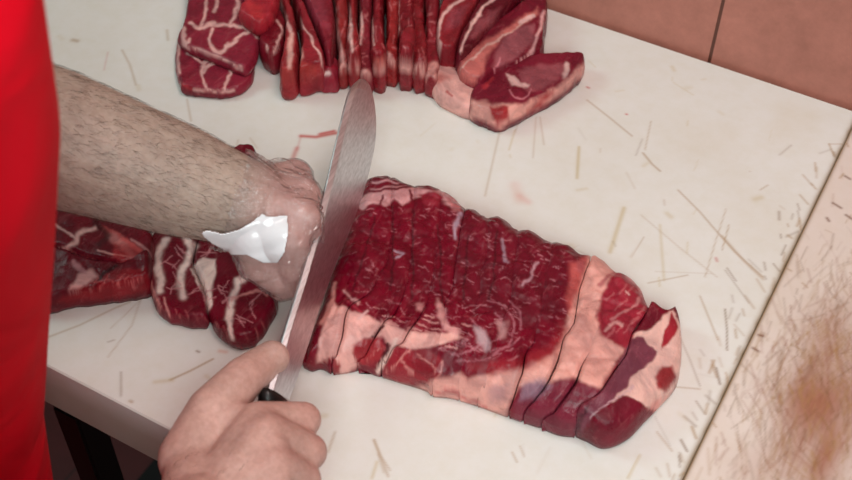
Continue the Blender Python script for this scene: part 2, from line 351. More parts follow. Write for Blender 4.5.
def stained(P2, col):
    worn_e = np.abs(P2[:, 0] - XS) / 0.0022; a = 0.95 * np.exp(-worn_e ** 2)
    col[:] = col * (1 - a[:, None]) + lin((140, 108, 62))[None] * a[:, None]
    w1 = P2 + 0.02 * np.stack([vnoise(P2 * 25), vnoise(P2 * 25 + 40)], 1)
    r = np.sqrt(((w1[:, 0] - 0.325) / 0.048) ** 2 + ((w1[:, 1] - 0.0) / 0.115) ** 2)
    a = 0.95 * (1 - sstep(0.1, 1.35, r)) * (0.8 + 0.3 * vnoise(P2 * np.array([90, 25]) + 2))
    a = np.clip(a, 0, 0.95); col[:] = col * (1 - a[:, None]) + lin((160, 92, 64))[None] * a[:, None]
board('cutting_board', XS + 0.0002, 0.62, (230, 216, 208), S2, stained, 'brown-stained white plastic cutting board at the right, right of the dark seam')

# black steel stand under the boards
tb = empty('work_table', (0, 0.04, 0)); tag(tb, 'black metal table stand under the white cutting boards', 'table')
def sub(name, c, s, mat, parent, bev=0.002):
    V, F = box((0, 0, 0), s, bev); o = mk(name, V, F, mat, smooth=False); o.location = c
    if parent: o.parent = parent; o.matrix_parent_inverse = Matrix.Translation(-Vector(parent.location))
    return o
for i, (x, y) in enumerate(((-0.197, -0.215), (0.57, -0.2), (-0.197, 0.29), (0.57, 0.29))):
    sub('leg', (x, y, 0.404), (0.026, 0.026, 0.808), BLACKM, tb)
for y in (-0.2, 0.29): sub('top_rail', (0.0, y, 0.8255), (1.2, 0.03, 0.033), BLACKM, tb)
p = W(118, 482, -T + 0.012)
V, F = box((0, 0, 0), (0.9, 0.6, 0.010), 0.003); mt_ = mk('floor_dark_sheet', V, F, SHEET_BLACK, smooth=False); mt_.location = (p[0] + 0.47, p[1] + 0.1, 0.005)  # made-up black sheet standing in for the dark wedge below the board
tag(mt_, 'black sheet added on the dark red floor for the dark wedge below the board', 'mat')

# ------------------------------------------------------------------ meat
def paint(Pxy, layers, base):
    """layers in picture-traced coordinates of the lean, the fat seams and the painted groove shade; returns linear rgb"""
    n = np.stack([vnoise(Pxy / 9.0), vnoise(Pxy / 9.0 + 31)], 1) * 2.2 + np.stack([vnoise(Pxy / 3.2 + 7), vnoise(Pxy / 3.2 + 57)], 1) * 0.9
    Q = Pxy + n; col = np.tile(lin(base), (len(Q), 1))
    for L in layers:
        if L[0] == 'p':
            _, c, soft, pts = L[:4]; al = L[4] if len(L) > 4 else 1.0
            pts = np.asarray(pts, float); lo = pts.min(0) - soft * 3 - 3; hi = pts.max(0) + soft * 3 + 3
            k = np.where(((Q > lo) & (Q < hi)).all(1))[0]
            if not len(k): continue
            a = al * sstep(-soft, soft, polydist(Q[k], pts))
        else:
            _, c, wd, pts = L[:4]; al = L[4] if len(L) > 4 else 1.0
            pts = spline(pts, n=4) if len(pts) > 2 else np.asarray(pts, float)
            lo = pts.min(0) - wd * 3; hi = pts.max(0) + wd * 3
            k = np.where(((Q > lo) & (Q < hi)).all(1))[0]
            if not len(k): continue
            a = al * np.exp(-(segdist(Q[k], pts[:-1], pts[1:]).min(1) / (wd * 0.58)) ** 3)
        col[k] = col[k] * (1 - a[:, None]) + lin(c)[None] * a[:, None]
    return col
def slab(name, ol, hfun, groove=(0.0, 0.003), g=0.00105, inset=0.0, layers=(), base=(120, 22, 40), bulge=0.0006, parent=None, zb=T + 0.0004, shade=None, split=False):
    """closed solid: outline ol (world xy), top height hfun(P, d); its side walls and a flat underside"""
    ol = resample(np.asarray(ol)[:, :2], g)
    ar = 0.5 * (ol[:, 0] * np.roll(ol[:, 1], -1) - np.roll(ol[:, 0], -1) * ol[:, 1]).sum()
    if ar < 0: ol = ol[::-1]
    tg = np.roll(ol, -1, 0) - np.roll(ol, 1, 0); tg /= np.maximum(np.linalg.norm(tg, axis=1), 1e-9)[:, None]
    nr = np.stack([tg[:, 1], -tg[:, 0]], 1)
    if callable(inset): ol = ol - nr * inset(ol)[:, None]
    elif inset: ol = ol - nr * inset
    n = len(ol); lo = ol.min(0); hi = ol.max(0)
    xs = np.arange(lo[0], hi[0], g); ys = np.arange(lo[1], hi[1], g * 0.87)
    G = np.array([(x + (0.5 * g if j % 2 else 0), y) for j, y in enumerate(ys) for x in xs])
    d = polydist(G, ol); G = G[d > 0.62 * g]
    vin = [Vector(p) for p in ol] + [Vector(p) for p in G]
    vo, eo, fo, vi, _, _ = delaunay_2d_cdt(vin, [(i, (i + 1) % n) for i in range(n)], [], 1, 1e-7)
    P = np.array([tuple(v) for v in vo]); src = [s[0] if s else -1 for s in vi]
    loop = [-1] * n
    for i, s in enumerate(vi):
        for q in s:
            if q < n: loop[q] = i
    for q in range(n):
        if loop[q] < 0: loop[q] = int(((P - ol[q]) ** 2).sum(1).argmin())
    d = np.maximum(polydist(P, ol), 0); d[loop] = 0
    z = hfun(P, d) - (groove(P) if callable(groove) else groove[0] * (1 - np.clip(d / groove[1], 0, 1)) ** 2)
    z = np.maximum(z, 0.0015)
    V = [np.column_stack([P, zb + z])]; F = [list(f) for f in fo]; base_i = len(P)
    zt = z[loop]
    if split:
        V.append(np.column_stack([ol, zb + zt])); sl = [base_i + i for i in range(n)]; base_i += n
    for fr, off in ((0.70, bulge), (0.35, bulge), (0.0, -0.0008)):
        V.append(np.column_stack([ol + nr * off, zb + zt * fr]))
    prev = sl if split else loop
    for r in range(3):
        cur = [base_i + r * n + i for i in range(n)]
        for i in range(n):
            j = (i + 1) % n
            F.append([prev[i], cur[i], cur[j], prev[j]])
        prev = cur
    F.append(prev[::-1])
    V = np.vstack(V); F = [f for f in F if len(set(f)) > 2]
    col = paint(J(V), layers, base)
    if shade is not None: col = shade(V, col)
    c = V[:, :2].mean(0); o = mk(name, V - np.array([c[0], c[1], zb]), F, MEAT, parent, col=col); o.location = (c[0], c[1], zb)
    return o
FAT, PNK, LEAN, DARK, PURP, SIL = (234, 200, 190), (214, 150, 142), (138, 30, 48), (104, 18, 36), (132, 62, 80), (176, 150, 166)
L = []
def pg(c, s, *pts, a=1.0): L.append(('p', c, s, list(pts), a))
def sk(c, wd, *pts, a=1.0): L.append(('s', c, wd, list(pts), a))
# --- the big joint
pg(DARK, 6, (450, 190), (600, 250), (575, 310), (520, 330), (470, 300), (450, 250), a=.6)
pg((205, 150, 152), 1.5, (360, 198), (372, 189), (392, 186), (412, 187), (440, 191), (456, 199), (452, 206), (436, 198), (420, 199), (411, 201), (404, 206), (396, 199), (386, 206), (374, 203), (364, 210), (359, 207))
sk(DARK, 3, (358, 183), (375, 179), (392, 179), (406, 184)); sk(DARK, 2.4, (360, 194), (380, 190), (398, 189), (414, 187), (430, 184), (452, 192)); sk((200, 150, 155), 2.5, (372, 182), (385, 180), (398, 183), a=.8)
sk(DARK, 2, (383, 196), (380, 204)); sk(DARK, 2, (410, 191), (413, 202)); pg(LEAN, 2, (420, 196), (434, 191), (442, 198), (438, 207), (426, 207))
pg((196, 120, 122), 2, (446, 196), (458, 196), (464, 202), (461, 212), (454, 210), a=.85)
sk(SIL, 4, (461, 213), (456, 225), (455, 238), a=.8)
for q in range(420):
    x = rng.uniform(345, 575); y = rng.uniform(205, 345); a_ = rng.normal(-0.35, 0.3) if rng.random() < .8 else rng.uniform(0, 3.1); l = rng.uniform(2, 7)
    sk((208, 140, 150), rng.uniform(0.7, 1.35), (x, y), (x + l * math.cos(a_), y - l * math.sin(a_)), a=rng.uniform(.12, .5))
for x0, y0, x1, y1 in ((393, 205, 391, 290), (413, 210, 411, 300), (438, 225, 441, 310), (468, 235, 462, 300), (497, 232, 490, 300), (375, 215, 352, 290)):
    sk((70, 8, 22), 2.2, (x0, y0), ((x0 + x1) / 2 + 1, (y0 + y1) / 2), (x1, y1), a=.75)  # shade of the grooves between slices, painted as dark lines
sk(SIL, 3, (503, 240), (507, 262), a=.6); sk((196, 150, 160), 2.4, (538, 262), (531, 275), (522, 284), a=.7); sk(SIL, 2.2, (396, 250), (404, 253), (396, 257), a=.8)
# silver skin whorls in the middle
for pts in (((488, 300), (505, 308), (514, 325), (508, 345), (492, 352)), ((480, 345), (468, 352), (450, 356)), ((495, 312), (503, 322), (500, 338), (490, 345)), ((470, 318), (482, 330), (487, 345)),
            ((455, 362), (480, 360), (500, 352), (520, 338)), ((440, 350), (462, 346), (478, 352)), ((430, 342), (448, 340), (465, 344)), ((510, 300), (520, 312), (520, 330)), ((440, 306), (447, 318), (444, 330))):
    sk((182, 112, 124), 1.7, *pts, a=.6)
for q in range(70):
    x = rng.uniform(440, 525); y = rng.uniform(300, 362); t_ = math.atan2(y - 332, x - 492) + 1.57 + rng.normal(0, .3); l = rng.uniform(4, 12)
    sk([(190, 130, 138), (84, 8, 26)][q % 2], rng.uniform(.8, 1.6), (x, y), (x + l * math.cos(t_), y + l * .7 * math.sin(t_)), a=rng.uniform(.3, .7))
for q in range(60):
    x = rng.uniform(372, 470); y = 322 + (x - 372) * .12 + rng.normal(0, 8); l = rng.uniform(5, 14)
    sk([(222, 160, 156), (150, 50, 62)][q % 2], rng.uniform(1, 2), (x, y), (x + l, y + l * .2), a=rng.uniform(.3, .7))
pg((196, 170, 176), 3, (473, 325), (484, 330), (491, 345), (486, 350), (478, 343), a=.75); pg((200, 150, 150), 3, (498, 320), (508, 322), (506, 336), (498, 338), a=.7)
pg((205, 140, 140), 2, (416, 303), (425, 302), (424, 311), (417, 310), a=.8); pg((212, 150, 148), 2, (436, 300), (445, 310), (446, 322), (460, 330), (458, 337), (444, 330), (438, 318), a=.85)
# pale fat at the near left corner
pg((224, 168, 160), 2, (333, 300), (338, 308), (345, 308), (362, 314), (378, 321), (396, 327), (420, 333), (452, 333), (462, 337), (440, 344), (424, 350), (406, 350), (393, 346), (384, 336), (368, 338), (357, 346), (354, 353), (358, 368), (348, 374), (336, 376), (334, 366), (335, 357), (330, 363), (316, 364), (318, 345), (326, 320))
sk(PNK, 4, (335, 284), (330, 303), (322, 325), a=.9); sk((120, 24, 38), 4, (306, 366), (320, 366), (331, 360)); sk((120, 24, 38), 3.5, (312, 340), (308, 362)); pg((140, 30, 42), 1.5, (334, 362), (341, 366), (340, 374), (332, 374))
pg((158, 44, 52), 3, (354, 346), (366, 338), (380, 338), (387, 346), (383, 358), (370, 366), (356, 364)); sk((205, 130, 125), 1.3, (366, 360), (380, 350), a=.7)
pg((142, 34, 46), 2, (395, 346), (412, 350), (430, 350), (442, 360), (442, 372), (425, 384), (400, 382), (380, 374), (388, 358)); sk((70, 8, 20), 2.5, (389, 342), (384, 355), (376, 368)); sk(FAT, 4, (395, 341), (388, 356), (377, 371))
for pts in (((411, 350), (398, 362), (386, 372)), ((418, 355), (430, 362), (436, 372)), ((442, 360), (440, 374), (430, 384)), ((400, 360), (415, 374))): sk((205, 130, 126), 1.6, *pts, a=.8)
sk((74, 10, 22), 3, (382, 327), (374, 336)); sk((212, 170, 168), 3, (368, 312), (360, 318), a=.9); sk((150, 40, 56), 2.5, (362, 312), (345, 300)); sk((212, 160, 158), 3, (345, 292), (358, 303), a=.7)
pg((220, 160, 150), 3, (380, 377), (400, 384), (425, 386), (432, 378), (447, 376), (460, 372), (466, 380), (480, 376), (505, 370), (530, 364), (552, 352), (560, 340), (566, 322), (572, 300), (578, 284), (586, 262), (590, 250), (608, 256), (618, 266), (612, 285), (604, 305), (600, 326), (618, 334), (632, 332), (626, 348), (612, 368), (600, 390), (588, 386), (575, 380), (560, 386), (545, 384), (530, 384), (518, 388), (510, 402), (504, 420), (480, 409), (450, 401), (428, 398), (400, 386))
pg((146, 36, 46), 6, (470, 362), (520, 358), (550, 345), (562, 320), (567, 330), (556, 352), (530, 368), (490, 374), (470, 374), a=.8); pg((200, 96, 92), 4, (566, 300), (570, 262), (588, 256), (578, 290), (570, 315), a=.7)
pg((150, 116, 124), 5, (488, 388), (508, 384), (506, 402), (490, 404), a=.6)
sk((196, 90, 92), 2.4, (432, 394), (450, 392), (470, 400), (486, 408), a=.7)
pg((116, 36, 54), 3, (547, 384), (556, 380), (572, 379), (592, 386), (604, 390), (584, 416), (574, 438), (540, 432), (512, 422), (514, 402), (524, 392))
pg((156, 130, 148), 4, (522, 384), (545, 378), (552, 386), (536, 398), (520, 400), a=.6)
pg((178, 96, 104), 3, (575, 258), (585, 262), (580, 272), a=.5); sk((150, 60, 70), 4, (614, 272), (600, 285), a=.7)
pg((152, 36, 54), 2.5, (618, 270), (628, 282), (638, 286), (650, 302), (642, 318), (640, 340), (628, 350), (614, 344), (600, 334), (596, 316), (604, 290))
pg((206, 140, 142), 2, (622, 270), (634, 274), (643, 284), (650, 300), (645, 300), (636, 284), (628, 282))
for q in range(16): x = rng.uniform(602, 640); y = rng.uniform(292, 338); sk((206, 120, 124), 1.5, (x, y), (x + 8, y - 8), a=.5)
sk((216, 160, 156), 3, (604, 330), (614, 322), (622, 324), a=.8)
sk((210, 150, 150), 2.5, (610, 320), (625, 312), (640, 300), a=.5); sk((216, 170, 166), 2, (626, 290), (631, 294), a=.9)
# the last slice at the right end, cut face showing
pg((228, 184, 174), 1.5, (634, 334), (650, 326), (660, 316), (674, 310), (684, 330), (686, 352), (682, 376), (674, 394), (658, 412), (640, 403), (628, 396), (614, 402), (598, 400), (618, 368))
pg(DARK, 1.2, (638, 322), (652, 303), (663, 314), (659, 322), (648, 331), (632, 334)); pg((156, 34, 48), 1.2, (668, 320), (673, 312), (678, 328), (670, 344), (662, 350), (664, 336))
pg((156, 52, 56), 2, (656, 376), (664, 366), (673, 366), (676, 378), (668, 390), (657, 388)); pg((222, 120, 112), 3, (655, 400), (668, 396), (655, 412), (646, 408), a=.6)
pg((126, 62, 78), 1.2, (630, 338), (645, 337), (656, 352), (652, 362), (638, 370), (624, 390), (608, 404), (594, 416), (580, 434), (573, 432), (577, 414), (598, 394), (618, 368))
pg((70, 14, 30), 2, (573, 432), (576, 416), (592, 402), (582, 420), (578, 436), a=.8)
pg((112, 20, 40), 1.2, (624, 396), (636, 400), (650, 410), (656, 414), (640, 432), (625, 444), (605, 450), (583, 444), (572, 436), (586, 430), (600, 414), (612, 404))
sk((210, 170, 176), 1.6, (590, 418), (598, 412), (606, 404), (622, 396), (632, 385), (630, 392), a=.75)
MAIN = list(L)
back = [(356, 196), (358, 184), (366, 175), (380, 172), (396, 174), (408, 181), (418, 183), (430, 183), (445, 188), (458, 196), (466, 203), (477, 206), (488, 214), (500, 214), (512, 220), (519, 226), (532, 227), (546, 235), (558, 240), (572, 244), (582, 252), (592, 251), (606, 257), (617, 267), (631, 273), (641, 282), (648, 296), (651, 304)]
front = [(303, 369), (312, 373), (322, 371), (332, 376), (346, 375), (360, 373), (378, 378), (398, 384), (424, 392), (432, 398), (450, 400), (468, 405), (486, 411), (505, 418), (522, 424), (540, 430), (558, 437), (575, 439)]
rend = [(651, 304), (656, 308), (663, 314), (668, 314), (674, 313), (679, 326), (681, 345), (680, 368), (675, 388), (660, 406), (645, 422), (630, 438), (614, 447), (600, 449), (586, 443), (575, 439)]
bz = spline(back, n=6); fz = spline(front, n=6); rz = spline(rend, n=6)
wback = Wn(bz, 0.024)[:, :2]; wfront = Wn(fz, 0.0)[:, :2]
wr = Wn(rz, np.interp(np.linspace(0, 1, len(rz)), [0, .25, .55, 1], [.024, .014, .006, 0]))[:, :2]
cuts = [[(352, 204), (335, 250), (321, 300), (309, 337), (303, 369)],
        [(391, 174), (390, 245), (374, 288), (348, 310), (339, 342), (332, 376)],
        [(414, 183), (413, 250), (403, 300), (386, 324), (370, 345), (358, 373)],
        [(441, 187), (438, 245), (426, 300), (408, 332), (392, 345), (380, 378)],
        [(466, 203), (457, 240), (450, 295), (438, 345), (432, 398)],
        [(489, 214), (486, 250), (474, 310), (462, 360), (458, 402)],
        [(519, 226), (511, 280), (498, 340), (484, 385), (478, 408)],
        [(553, 238), (545, 285), (533, 340), (522, 376), (508, 419)],
        [(592, 251), (582, 285), (570, 325), (553, 368), (521, 424)],
        [(617, 267), (603, 310), (597, 335), (589, 357), (573, 385), (540, 430)],
        [(651, 304), (634, 332), (618, 366), (598, 393), (578, 412), (575, 439)]]
outer = np.vstack([Wn(spline(cuts[0], n=6), 0.02)[::-1][:, :2], wback, wr, wfront[::-1]])
outer = resample(outer, 0.002)
def hmain(P, d):
    D = np.maximum(polydist(P, outer), 0); t = np.clip(D / 0.032, 0, 1)
    h = 0.036 * (0.30 + 0.70 * np.sqrt(1 - (1 - t) ** 2.2)) + 0.0018 * vnoise(P * 45) + 0.0009 * vnoise(P * 110 + 9) + 0.0007 * vnoise(P * 240 + 3) - 0.0009 * np.exp(-(vnoise(P * 38 + 70) / .12) ** 2)
    return h
wc = []
for c in cuts:
    cp = spline(c, n=6); wv = np.sin(np.linspace(0, math.pi, len(cp)))[:, None]; cp = cp + wv * np.stack([vnoise(cp / 16.0 + 200), vnoise(cp / 16.0 + 300)], 1) * 5; hh = np.full(len(cp), .03)
    for _ in range(8):
        q = Wn(cp, hh)[:, :2]; hh = .5 * hh + .5 * hmain(q, None) * (polydist(q, outer) > -.001)
    q = Wn(cp, hh)[:, :2]
    q[0] = wback[((wback - Wn([c[0]], 0.024)[0, :2]) ** 2).sum(1).argmin()]; q[-1] = wfront[((wfront - Wn([c[-1]], 0)[0, :2]) ** 2).sum(1).argmin()]
    ok = polydist(q, outer) > .0012; ok[0] = ok[-1] = True
    wc.append(resample(q[ok], .0015, False))
ib = [int(((wback - q[0]) ** 2).sum(1).argmin()) for q in wc]; jf = [int(((wfront - q[-1]) ** 2).sum(1).argmin()) for q in wc]
names_main = ['first slice of the big cut joint, right beside the knife blade', 'second slice from the knife in the big joint, pale fat at its near end',
 'third slice from the knife in the big joint, narrow, red round patch near its front', 'fourth slice from the knife in the big joint, white fat tongue at its near end',
 'fifth slice from the knife in the big joint, whitish sinew notch at its far end', 'sixth slice from the knife in the big joint, dark lean with pale whorls',
 'seventh slice from the knife in the big joint, crossing the silvery whorl', 'eighth slice from the knife in the big joint, dark lean with pink near end',
 'pale fatty slice of the big joint, fourth from its right end, wide dark cut on its right', 'pale pink fat slice of the big joint, third from the right end', ]
names_main = names_main[:8] + ['pale pink fat slice of the big joint, third from its right end', 'second slice from the right end of the big joint, red far end, pale middle']
GB = [.001, .0014, .0013, .0013, .0018, .0011, .0013, .0009, .0026, .0008, .0012]
GF_ = [.001, .0035, .0034, .0035, .0006, .0001, .0002, .0034, .0042, .0042, .0012]
for k in range(10):
    ol = np.vstack([wback[ib[k]:ib[k + 1] + 1], wc[k + 1][1:], wfront[jf[k]:jf[k + 1]][::-1], wc[k][1:-1][::-1]])
    def gd(P, k=k):
        df = segdist(P, wfront[:-1], wfront[1:]).min(1); mk_ = 1 - sstep(.022, .060, df); r_ = 0
        for c_ in (k, k + 1):
            am = GB[c_] * (1 - mk_) + GF_[c_] * mk_
            r_ = np.maximum(r_, am * (1 - np.clip(segdist(P, wc[c_][:-1], wc[c_][1:]).min(1) / .0032, 0, 1)) ** 1.6)
        return r_
    o = slab('pork_slice', ol, hmain, groove=gd, inset=lambda q_, gd=gd: .22 * np.maximum(gd(q_) - .0012, 0), split=True, layers=MAIN, base=(114, 4, 32), bulge=0.0)
    tag(o, names_main[k], 'meat', 'slices of the big pork joint')
ol = np.vstack([wr, wc[10][1:-1][::-1]])
cutR = wc[10]
def hlast(P, d):
    dc = segdist(P, cutR[:-1], cutR[1:]).min(1)
    h = 0.034 - 0.34 * dc
    t = np.clip(segdist(P, wr[:-1], wr[1:]).min(1) / 0.007, 0, 1)
    return np.maximum(h, 0.010) * (0.45 + 0.55 * np.sqrt(1 - (1 - t) ** 2)) + 0.0006 * vnoise(P * 90)
tag(slab('pork_slice', ol, hlast, groove=(0.0012, 0.002), inset=0.0004, layers=MAIN, base=(114, 4, 32), split=False), 'end slice at the right of the big joint, purple oval lean in white fat', 'meat', 'slices of the big pork joint')

# --- single chops and slices: outline, height, painted seams
def chop(ptsx, h, label, group, base=(128, 26, 44), zt=None, r=0.0035, tilt=None, ze=0.72, groove=(0, 0.003), bulge=0.0008, name='pork_chop', zb=T + 0.0004, wob=0.0009, split=False):
    global L
    P_ = spline(ptsx, closed=True, n=6)
    P_ = P_ + np.stack([vnoise(P_ / 5.0 + 90), vnoise(P_ / 5.0 + 13)], 1) * 1.1
    zmid = (0.55 * h if zt is None else zt) + zb - T
    ol = Wn(P_, zmid)[:, :2]
    def hf(P, d):
        t = np.clip(d / r, 0, 1); hh = np.full(len(P), h)
        if tilt is not None: hh = h + np.clip(((P - ol.mean(0)) * np.array(tilt)).sum(1), -.006, .006)
        return np.maximum(hh, 0.004) * (ze + (1 - ze) * np.sqrt(1 - (1 - t) ** 2)) + wob * vnoise(P * 60 + h * 1000) + 0.4 * wob * vnoise(P * 170)
    o = slab(name, ol, hf, groove=groove, layers=list(L), base=base, bulge=bulge, zb=zb)
    L = []
    return tag(o, label, 'meat', group)
G1 = 'cut chops lying left of the knife'
L = []; base1 = (104, 14, 32)
sk((214, 170, 166), 4, (60, 250), (75, 243), (78, 232), (95, 228)); sk((214, 170, 166), 2.5, (52, 225), (66, 232), (76, 240)); sk((200, 90, 90), 5, (105, 228), (122, 240), (138, 250)); sk((220, 160, 156), 1.5, (98, 250), (118, 256), (138, 258)); sk((200, 120, 120), 2, (70, 210), (90, 215), (110, 212)); sk((214, 140, 138), 6, (110, 235), (125, 248), (140, 262), a=.8); sk((200, 110, 108), 5, (62, 250), (85, 262), (112, 268), (148, 266), a=.7); sk((60, 10, 20), 6, (95, 222), (108, 235), (100, 245), a=.8)
sk((196, 140, 140), 3, (132, 240), (146, 250), (150, 262), a=.8); pg((170, 50, 56), 3, (115, 242), (135, 248), (148, 262), (130, 270), (112, 258), a=.7)
chop([(10, 208), (50, 203), (85, 200), (118, 205), (142, 218), (152, 236), (153, 262), (130, 272), (108, 271), (88, 266), (60, 256), (12, 250)], .028, 'dark red chop half under the forearm, farther of the two beside the red apron', G1, base1, groove=(.002, .003))
L = []
pg((212, 160, 158), 3, (70, 290), (78, 274), (92, 270), (98, 276), (85, 288)); sk((196, 140, 146), 4, (72, 262), (85, 272), a=.8); pg((134, 22, 34), 2, (56, 303), (80, 288), (110, 272), (148, 268), (150, 290), (110, 298), (70, 302)); sk((52, 8, 18), 3, (90, 288), (106, 272), (116, 267), a=.9)
for q in range(14): sk((206, 110, 110), 1.2, (90 + q * 4, 290 - rng.uniform(0, 12)), (98 + q * 4, 282 - rng.uniform(0, 8)), a=.5)
chop([(12, 254), (60, 259), (88, 269), (108, 274), (130, 275), (152, 266), (153, 288), (138, 294), (116, 297), (90, 300), (66, 303), (44, 308), (12, 300)], .024, 'chop with a slanting red cut edge, nearer of the two beside the red apron', G1, base1, zt=.008, groove=(.002, .003), tilt=(0, .15))
WHT = (240, 216, 208)
def fatlines():
    sk(WHT, 6.5, (166, 240), (158, 256), (160, 276), (160, 292)); sk(WHT, 7, (195, 246), (186, 262), (180, 280), (182, 296)); sk(WHT, 6.5, (182, 225), (190, 245))
    pg(WHT, 1.5, (192, 268), (204, 258), (217, 260), (216, 272), (212, 290), (212, 305), (207, 312), (202, 292), (196, 280)); sk(WHT, 3, (195, 266), (200, 285), a=.8)
    sk(WHT, 6, (252, 275), (238, 282), (233, 298), (228, 318)); sk(WHT, 3.5, (228, 318), (232, 338)); sk((220, 150, 146), 3, (232, 300), (255, 292), (265, 294), a=.7)
    sk((216, 150, 146), 2.4, (150, 262), (151, 285), (160, 308), a=.9); sk((214, 150, 146), 2, (163, 300), (170, 316), a=.8)
    for x, y in ((195, 292), (205, 298), (172, 282), (240, 275), (218, 285), (250, 305), (240, 320), (222, 300), (175, 255), (205, 252), (168, 265)):
        for q in range(3):
            a_ = rng.uniform(-1, 1); sk((206, 140, 146), 1.2, (x + rng.normal(0, 5), y + rng.normal(0, 5)), (x + 7 * math.cos(a_) + rng.normal(0, 3), y + 7 * math.sin(a_) + rng.normal(0, 3)), a=.7)
    for q in range(12): x = 158 + q * 9.5 + rng.normal(0, 2); y = np.interp(x, [158, 200, 212, 246, 270], [306, 314, 322, 334, 312]); sk((206, 120, 120), 1.5, (x, y), (x + 4, y + rng.uniform(4, 12)), a=rng.uniform(.1, .5))
L = []; fatlines(); sk((60, 8, 20), 3, (192, 262), (203, 290), (208, 312), a=.6)
chop([(160, 228), (176, 200), (196, 176), (214, 170), (222, 190), (208, 220), (196, 250), (194, 268), (202, 288), (208, 304), (207, 320), (198, 322), (180, 320), (162, 313), (153, 296), (148, 272), (150, 248)], .017, 'marbled chop with two white fat stripes, lying in the middle of the left row', G1, (108, 12, 34), zt=.009)
fatlines(); sk((206, 150, 154), 2, (240, 156), (248, 152), (254, 158), a=.8)
chop([(197, 252), (212, 215), (226, 165), (236, 152), (250, 150), (257, 158), (258, 200), (256, 250), (268, 275), (277, 298), (270, 320), (258, 336), (246, 343), (230, 341), (217, 331), (209, 314), (204, 290), (195, 270)], .018, 'oval marbled chop nearest the knife in the left row, curved fat stripe', G1, (108, 12, 34), zt=.009)

G2 = 'sliced meat row along the far side'
F2 = (228, 180, 174)
# chop rosette at the far left
for p_ in (((186, 52), (196, 58), (202, 62), (216, 56), (222, 62), (202, 66)), ((204, 62), (202, 76), (206, 88)), ((204, 72), (208, 64), (222, 62), (230, 68)), ((230, 68), (228, 80), (224, 88)), ((181, 44), (178, 60), (180, 74)), ((186, 90), (205, 91), (235, 92))): sk(F2, 2.6, *p_, a=.85)
sk((170, 50, 60), 4, (182, 84), (190, 90))
chop([(184, 36), (178, 44), (176, 62), (179, 80), (184, 90), (200, 92), (222, 94), (238, 91), (248, 84), (253, 74), (250, 50), (215, 38)], .012, 'lower round chop peeking out under another at the left end of the far row', G2, (134, 34, 54))
for p_ in (((190, 22), (200, 28), (212, 24), (232, 26), (252, 30), (258, 36)), ((206, -8), (206, 10), (200, 28)), ((190, 40), (186, 44), (200, 50), (216, 56), (240, 68)), ((212, 28), (208, 38), (212, 48), (222, 52), (232, 42), (248, 32)), ((218, -10), (214, 12)), ((184, 28), (185, 44)), ((236, -8), (238, 8), (230, 24))): sk(F2, 3.2, *p_, a=.9)
chop([(192, -24), (188, 2), (184, 26), (178, 38), (186, 47), (204, 55), (226, 64), (244, 71), (254, 62), (260, 42), (262, 22), (258, -4), (250, -26), (220, -34)], .012, 'round marbled chop lying on top at the left end of the far row', G2, (134, 34, 54), zb=T + .0122, ze=.6, r=.004)
pg((184, 50, 56), 4, (244, -4), (262, 6), (264, 22), (250, 20), a=.8)
chop([(240, -28), (246, 0), (240, 16), (256, 28), (268, 24), (276, 12), (280, -10), (276, -30)], .018, 'bright red meat piece above the chops at the far row', G2, (160, 36, 50), zb=T + .025)
sk(F2, 2.2, (266, 46), (272, 54), (277, 42), (282, 30), (278, 22), a=.8)
chop([(272, 18), (264, 38), (260, 50), (270, 61), (280, 58), (286, 40), (284, 22)], .030, 'small curled dark slice hanging from the far row beside the round chops', G2, (118, 20, 36), zt=.016)
# leaning slices; each strip: far x, near x, near y, width, fat pattern
def strip(xt, xb, yb, w0, w1, label, layers, base=(128, 22, 36), h=.038, xm=None, yt=-34):
    global L
    xm = (xt + xb) / 2 if xm is None else xm; ym = (yb + yt) / 2; wm = (w0 + w1) / 2
    for f, *a in layers: f(*a)
    yq = ym * .4 + yb * .6; jx = rng.uniform(-2.5, 2.5, 8); bx = rng.uniform(-3, 3); w1 += 2
    for q in range(9):
        a_ = rng.uniform(-1.6, 1.6); x_ = xb + rng.normal(0, 4); y_ = rng.uniform(0, yb); sk((206, 120, 122), rng.uniform(.8, 1.6), (x_, y_), (x_ + 5 * math.cos(a_), y_ + 7 * math.sin(a_)), a=.6)
    sk((226, 168, 160), 5, (xb - 5, yb - 3), (xb + bx, yb - 6), (xb + 5, yb - 2), a=.75)
    pts = [(xt - w0 / 2, yt), (xm - wm / 2 + jx[0], ym), (xb - w1 / 2 + jx[1], yq), (xb - w1 / 2 + bx, yb - 7), (xb - w1 * .3 + bx, yb), (xb + w1 * .3 + bx, yb + jx[2]), (xb + w1 / 2 + bx, yb - 8), (xb + w1 / 2 + jx[3], yq), (xm + wm / 2 + jx[4], ym), (xt + w0 / 2, yt)]
    chop(pts, h + rng.uniform(-.007, .004), label, G2, base, zt=.022, r=.0045, ze=.55, wob=.003, tilt=(rng.uniform(-.7, .7), .05), bulge=.0002, name='pork_slice')
sk((220, 170, 160), 5, (291, 34), (289, 52), (290, 66)); sk(F2, 3.5, (276, -6), (284, 14), (290, 30)); pg((170, 60, 56), 3, (280, 66), (296, 68), (296, 84), (280, 84), a=.7)
chop([(268, -34), (275, 0), (285, 22), (284, 50), (280, 76), (283, 83), (296, 80), (300, 58), (297, 30), (290, 0), (286, -34)], .036, 'leaning slice with a pale square fat patch, left part of the far row', G2, (146, 38, 46), zt=.02, ze=.3, name='pork_slice')
sk((220, 160, 150), 4, (300, 44), (300, 56), (298, 66)); pg((176, 60, 56), 3, (300, 60), (322, 66), (310, 80), (296, 82), a=.7); sk(F2, 2, (292, 0), (302, 25), (318, 50), (322, 66), a=.9)
